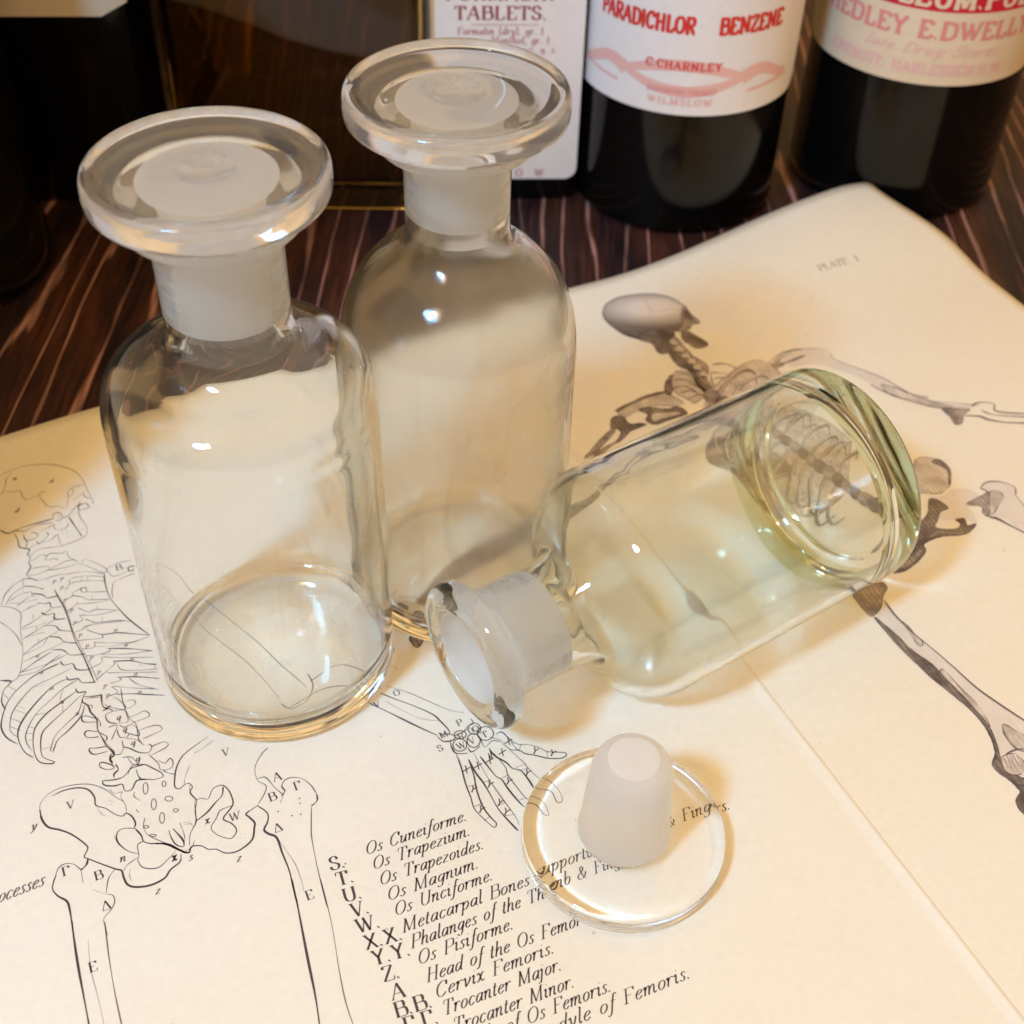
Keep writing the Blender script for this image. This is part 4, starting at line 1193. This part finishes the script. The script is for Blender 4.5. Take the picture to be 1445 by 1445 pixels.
def square_bottle(name, cx, cy_, hx, hy, H, r, mat, rz=0, hollow=False):
    t = empty(name, (cx, cy_, TZ)); t.rotation_euler = (0, 0, rz)
    def R_(hx_, hy_, r_, z): return (rbox_ring(0, 0, hx_, hy_, r_), z)
    rings = [R_(hx-.08, hy-.08, max(.02, r-.06), 0), R_(hx-.02, hy-.02, r-.01, .02), R_(hx, hy, r, .07), R_(hx, hy, r, H*.5), R_(hx, hy, r, H), R_(hx*.96, hy*.95, r, H+.12), R_(hx*.8, hy*.8, r*.9, H+.25)]
    nr = .36
    rings += [R_(nr+.06, nr+.02, .3, H+.4), R_(nr, nr, nr-.002, H+.5), R_(nr, nr, nr-.002, H+1.0), R_(nr+.08, nr+.08, nr+.07, H+1.02), R_(nr+.08, nr+.08, nr+.07, H+1.2)]
    V1, F1 = loft(rings, True, True)
    o = mesh_obj('body', V1, F1, mat, t, smooth=True)
    if hollow:
        wl = .07
        r2 = [(rbox_ring(0, 0, hx-wl-.1, hy-wl-.1, max(.03, r-wl)), .16), (rbox_ring(0, 0, hx-wl, hy-wl, max(.05, r-wl)), .24), (rbox_ring(0, 0, hx-wl, hy-wl, max(.05, r-wl)), H), (rbox_ring(0, 0, hx*.8-wl, hy*.8-wl, max(.05, r-wl)), H+.2)]
        V2, F2 = loft(r2, True, True, flip=True)
        mesh_obj('inner_wall', V2, F2, mat, t, smooth=True)
    md = o.modifiers.new('edge', 'EDGE_SPLIT'); md.split_angle = math.radians(50)
    return t
def round_bottle(name, cx, cy_, R, H, mat, seg=96):
    t = empty(name, (cx, cy_, TZ))
    p = [(0, .05), (R*.7, .03), (R*.88, 0), (R*.97, .03), (R, .10), (R, .5), (R, H*.6), (R, H), (R*.97, H+.2), (R*.82, H+.42), (R*.58, H+.6), (R*.46, H+.75), (R*.44, H+1.1), (R*.5, H+1.15), (R*.5, H+1.35), (0, H+1.36)]
    turned('body', p, mat, t, seg)
    return t
def label_on_cyl(t, R, a_mid, half, z0, z1, corner, mat, name='label', thick=.012):
    """paper label wrapped round a cylinder; a_mid = direction (deg) of its middle"""
    n = 48; V_ = []; F_ = []
    rr = R+thick
    for i in range(n+1):
        a = math.radians(a_mid-half+2*half*i/n)
        # rounded lower corners
        e = min(i, n-i)/n*2*math.radians(half)*R
        dz = 0
        if e < corner: dz = corner-math.sqrt(max(0, corner**2-(corner-e)**2))
        za, zb = z0+dz, z1-dz
        for q, rad in ((za, R+.001), (za, rr), (zb, rr), (zb, R+.001)):
            V_.append((rad*math.cos(a), rad*math.sin(a), q))
    for i in range(n):
        for k in range(3):
            F_.append((i*4+k, (i+1)*4+k, (i+1)*4+k+1, i*4+k+1))
    F_.append((0, 1, 2, 3)); F_.append((n*4+3, n*4+2, n*4+1, n*4))
    o = mesh_obj(name, V_, F_, mat, t)
    for i_, p_ in enumerate(o.data.polygons): p_.use_smooth = True
    md = o.modifiers.new('edge', 'EDGE_SPLIT'); md.split_angle = math.radians(40)
    return o
def cyl_map(R, a_mid): return lambda s_, z_: ((R+.0155)*math.cos(math.radians(a_mid)+s_/R), (R+.0155)*math.sin(math.radians(a_mid)+s_/R), z_)
def lettering(parent, mapper, *a, **kw):
    k_ = Ink(mapper); centre_write(k_, *a, **kw); return k_.build('lettering', parent)
def centre_write(ik_, text, s0, z0, size, **kw):
    sx = kw.pop('sx', 1.0); tr = kw.pop('track', .6)
    wd = twidth(text, tr)*size/8.5*sx
    write(ik_, text, lambda s_, t_: (s0-wd/2+s_, z0+t_), size, kw.pop('slant', 0), tr, kw.pop('m'), kw.pop('thick', 1.5), kw.pop('thin', .5), sx)

# 1 black flat bottle at the left, cream label mostly above the picture
b1 = square_bottle('dark_medicine_bottle', -3.96, 10.18, 1.10, .86, 4.4, .35, M['black_glass'], math.radians(3))
tag(b1, 'black bottle with a plain cream label at the top left corner', 'bottle', 'dark old medicine bottles at the back')
ik = Ink(lambda x, y: (x, -.872, y)); 
V_, F_ = [], []
pts = [(-.95, 1.53), (.82, 1.55), (1.02, 1.66), (1.02, 4.0), (-.95, 4.0)]
n = len(pts); V_ = [(x, -.862, z) for x, z in pts]+[(x, -.874, z) for x, z in pts]
F_ = [tuple(range(n-1, -1, -1))[::-1], tuple(range(n, 2*n))]+[(i, (i+1) % n, n+(i+1) % n, n+i) for i in range(n)]
mesh_obj('label', V_, F_, M['label_cream'], b1)

# 2 amber flat bottle
b2 = square_bottle('amber_medicine_bottle', -1.74, 10.12, 1.0, .80, 4.6, .16, M['amber'], math.radians(2), hollow=True)
tag(b2, 'unlabelled see-through amber bottle with square corners between two dark bottles', 'bottle', 'dark old medicine bottles at the back')

# 3 tablets bottle
b3 = square_bottle('dark_medicine_bottle', -.19, 10.18, .60, .60, 4.4, .14, M['black_glass'], math.radians(4))
tag(b3, 'dark square bottle with a white label reading TABLETS', 'bottle', 'dark old medicine bottles at the back')
lv = []; lw = .575; r_ = .1
for k in range(7): a = PI+PI/2*k/6; lv.append((-lw+r_+r_*math.cos(a), .21+r_+r_*math.sin(a)))
for k in range(7): a = 1.5*PI+PI/2*k/6; lv.append((lw-r_+r_*math.cos(a), .21+r_+r_*math.sin(a)))
lv += [(lw, 3.6), (-lw, 3.6)]
n = len(lv)
V_ = [(x, -.601, z) for x, z in lv]+[(x, -.613, z) for x, z in lv]
F_ = [tuple(range(n, 2*n)), tuple(range(n-1, -1, -1))]+[(i, (i+1) % n, n+(i+1) % n, n+i) for i in range(n)]
lb = mesh_obj('label', V_, F_, M['label_white'], b3)
flat = lambda x, z: (x, -.6145, z)
ik = Ink(flat); BP, MP = b3, flat
TX = 1.62
lettering(BP, MP, 'TABLETS.', -.05, 1.53, .10, m='maroon_ink', thick=1.9, thin=.7, track=1.0, sx=1.02)
ik.ribbon([(-.27, 1.49), (.22, 1.49)], lambda a_, b_, c_: .007, 'maroon_pale')
lettering(BP, MP, 'FORMALIN', -.05, 1.675, .10, m='maroon_ink', thick=1.9, thin=.7, track=1.6)
lettering(BP, MP, 'Formalin (dry), gr. 1', -.05, 1.415, .056, m='maroon_pale', thick=1.8, thin=.7, track=.9, sx=.92)
lettering(BP, MP, 'Menthol, gr. 1', .1, 1.345, .056, m='maroon_pale', thick=1.8, thin=.7, track=.9, sx=.92)
lettering(BP, MP, 'Sugar, q. s.', .2, 1.275, .05, m='maroon_pale', thick=1.8, thin=.7, track=.9)
lettering(BP, MP, 'WILMSLOW', -.19, .235, .062, m='maroon_pale', thick=2.2, thin=1.0, track=13)
ik.build('rule_line', b3)

# 4 paradichlorbenzene
C4 = (1.24, 9.96); R4_ = .825
b4 = round_bottle('dark_medicine_bottle', C4[0], C4[1], R4_, 4.2, M['black_glass'])
tag(b4, 'round black bottle with a white label reading PARADICHLOR BENZENE in red', 'bottle', 'dark old medicine bottles at the back')
a4 = -97
label_on_cyl(b4, R4_, a4, 86, 1.04, 3.6, .22, M['label_white'])
ik = Ink(cyl_map(R4_, a4)); BP, MP = b4, cyl_map(R4_, a4)
lettering(BP, MP, 'PARADICHLOR', -.33, 1.665, .115, m='red_ink', thick=2.0, thin=1.6, track=.7, sx=.66)
lettering(BP, MP, 'BENZENE', .48, 1.665, .115, m='red_ink', thick=2.0, thin=1.6, track=.7, sx=.72)
def band(ik_, x0, x1, zc, hh, bow, m_, n=24):
    ik_.ribbon([(x0+(x1-x0)*i/n, zc+bow*math.sin(PI*i/n)) for i in range(n+1)], lambda t_, a_, b_: hh*(.35+.65*math.sin(PI*t_)), m_)
# oval ribbon emblem with side flourishes
z_e = 1.325
for bow in (.10, -.10): ik.ribbon([(-.46+.92*i/24, z_e+bow*math.sin(PI*i/24)) for i in range(25)], lambda t_, a_, b_: .088*(.5+.5*math.sin(PI*t_)), 'rose_ink')
for sg in (-1, 1):
    ik.ribbon([(sg*(.44+.44*i/12), z_e-.01+.05*math.sin(i/12*PI*1.5)) for i in range(13)], lambda t_, a_, b_: .11*(1-.5*t_), 'rose_ink')
    ik.ribbon([(sg*(.50+.4*i/12), z_e-.115+.03*i/12) for i in range(13)], lambda t_, a_, b_: .022, 'rose_ink')
ik.build('ribbon_emblem', b4)
MP = (lambda s_, z_: ((R4_+.018)*math.cos(math.radians(a4)+s_/R4_), (R4_+.018)*math.sin(math.radians(a4)+s_/R4_), z_))
lettering(BP, MP, 'C.CHARNLEY', 0, z_e+.068, .058, m='red_ink', thick=2.0, thin=1.2, track=1.4)
lettering(BP, MP, 'DISPENSING CHEMIST', 0, z_e-.118, .038, m='pink_ink', thick=1.6, thin=1.0, track=.6, sx=.9)
lettering(BP, MP, 'WILMSLOW', 0, z_e-.205, .052, m='rose_ink', thick=2.2, thin=1.4, track=2.4)

# 5 red band label
C5 = (3.12, 10.30); R5_ = .84
b5 = round_bottle('dark_medicine_bottle', C5[0], C5[1], R5_, 4.2, M['black_glass'])
tag(b5, 'round black bottle at the right whose tan label has a red band and reads HEDLEY', 'bottle', 'dark old medicine bottles at the back')
a5 = -104
label_on_cyl(b5, R5_, a5, 84, 1.18, 3.6, .2, M['label_tan'])
ik = Ink(cyl_map(R5_, a5)); BP, MP = b5, cyl_map(R5_, a5)
ik.ribbon([(-1.18+2.36*i/40, 1.89) for i in range(41)], lambda a_, b_, c_: .30, 'red_band')
lettering(BP, MP, 'HEDLEY E.DWELLY', .0, 1.54, .125, m='pink_ink', thick=2.2, thin=1.5, track=.8, sx=1.03)
lettering(BP, MP, 'late Drug Stores', .08, 1.41, .08, m='rose_ink', slant=.5, thick=1.3, thin=.6, track=.9, sx=1.25)
lettering(BP, MP, 'CHEMIST, HARLESDEN,N.W.', -.02, 1.265, .075, m='rose_ink', thick=2.4, thin=1.4, track=1.2, sx=.92)
ik.build('red_band', b5)
MP = (lambda s_, z_: ((R5_+.018)*math.cos(math.radians(a5)+s_/R5_), (R5_+.018)*math.sin(math.radians(a5)+s_/R5_), z_))
lettering(BP, MP, 'PETROLEUM.PULV.', .02, 1.775, .15, m='label_tan', thick=2.0, thin=1.4, track=.8, sx=.95)

# 6 bottle at the left border, 7 unseen jar added for its shadow
b6 = round_bottle('dark_medicine_bottle', -4.42, 8.42, .86, 4.0, M['black_glass'])
tag(b6, 'black round bottle cut off by the left border, on the bare wood', 'bottle', 'dark old medicine bottles at the back')
b7 = round_bottle('unseen_brown_jar', -4.05, 5.0, .78, 4.6, M['brown_glass_dark'])
tag(b7, 'unseen tall brown jar added beyond the left border for its shadow over the skull drawing', 'jar')
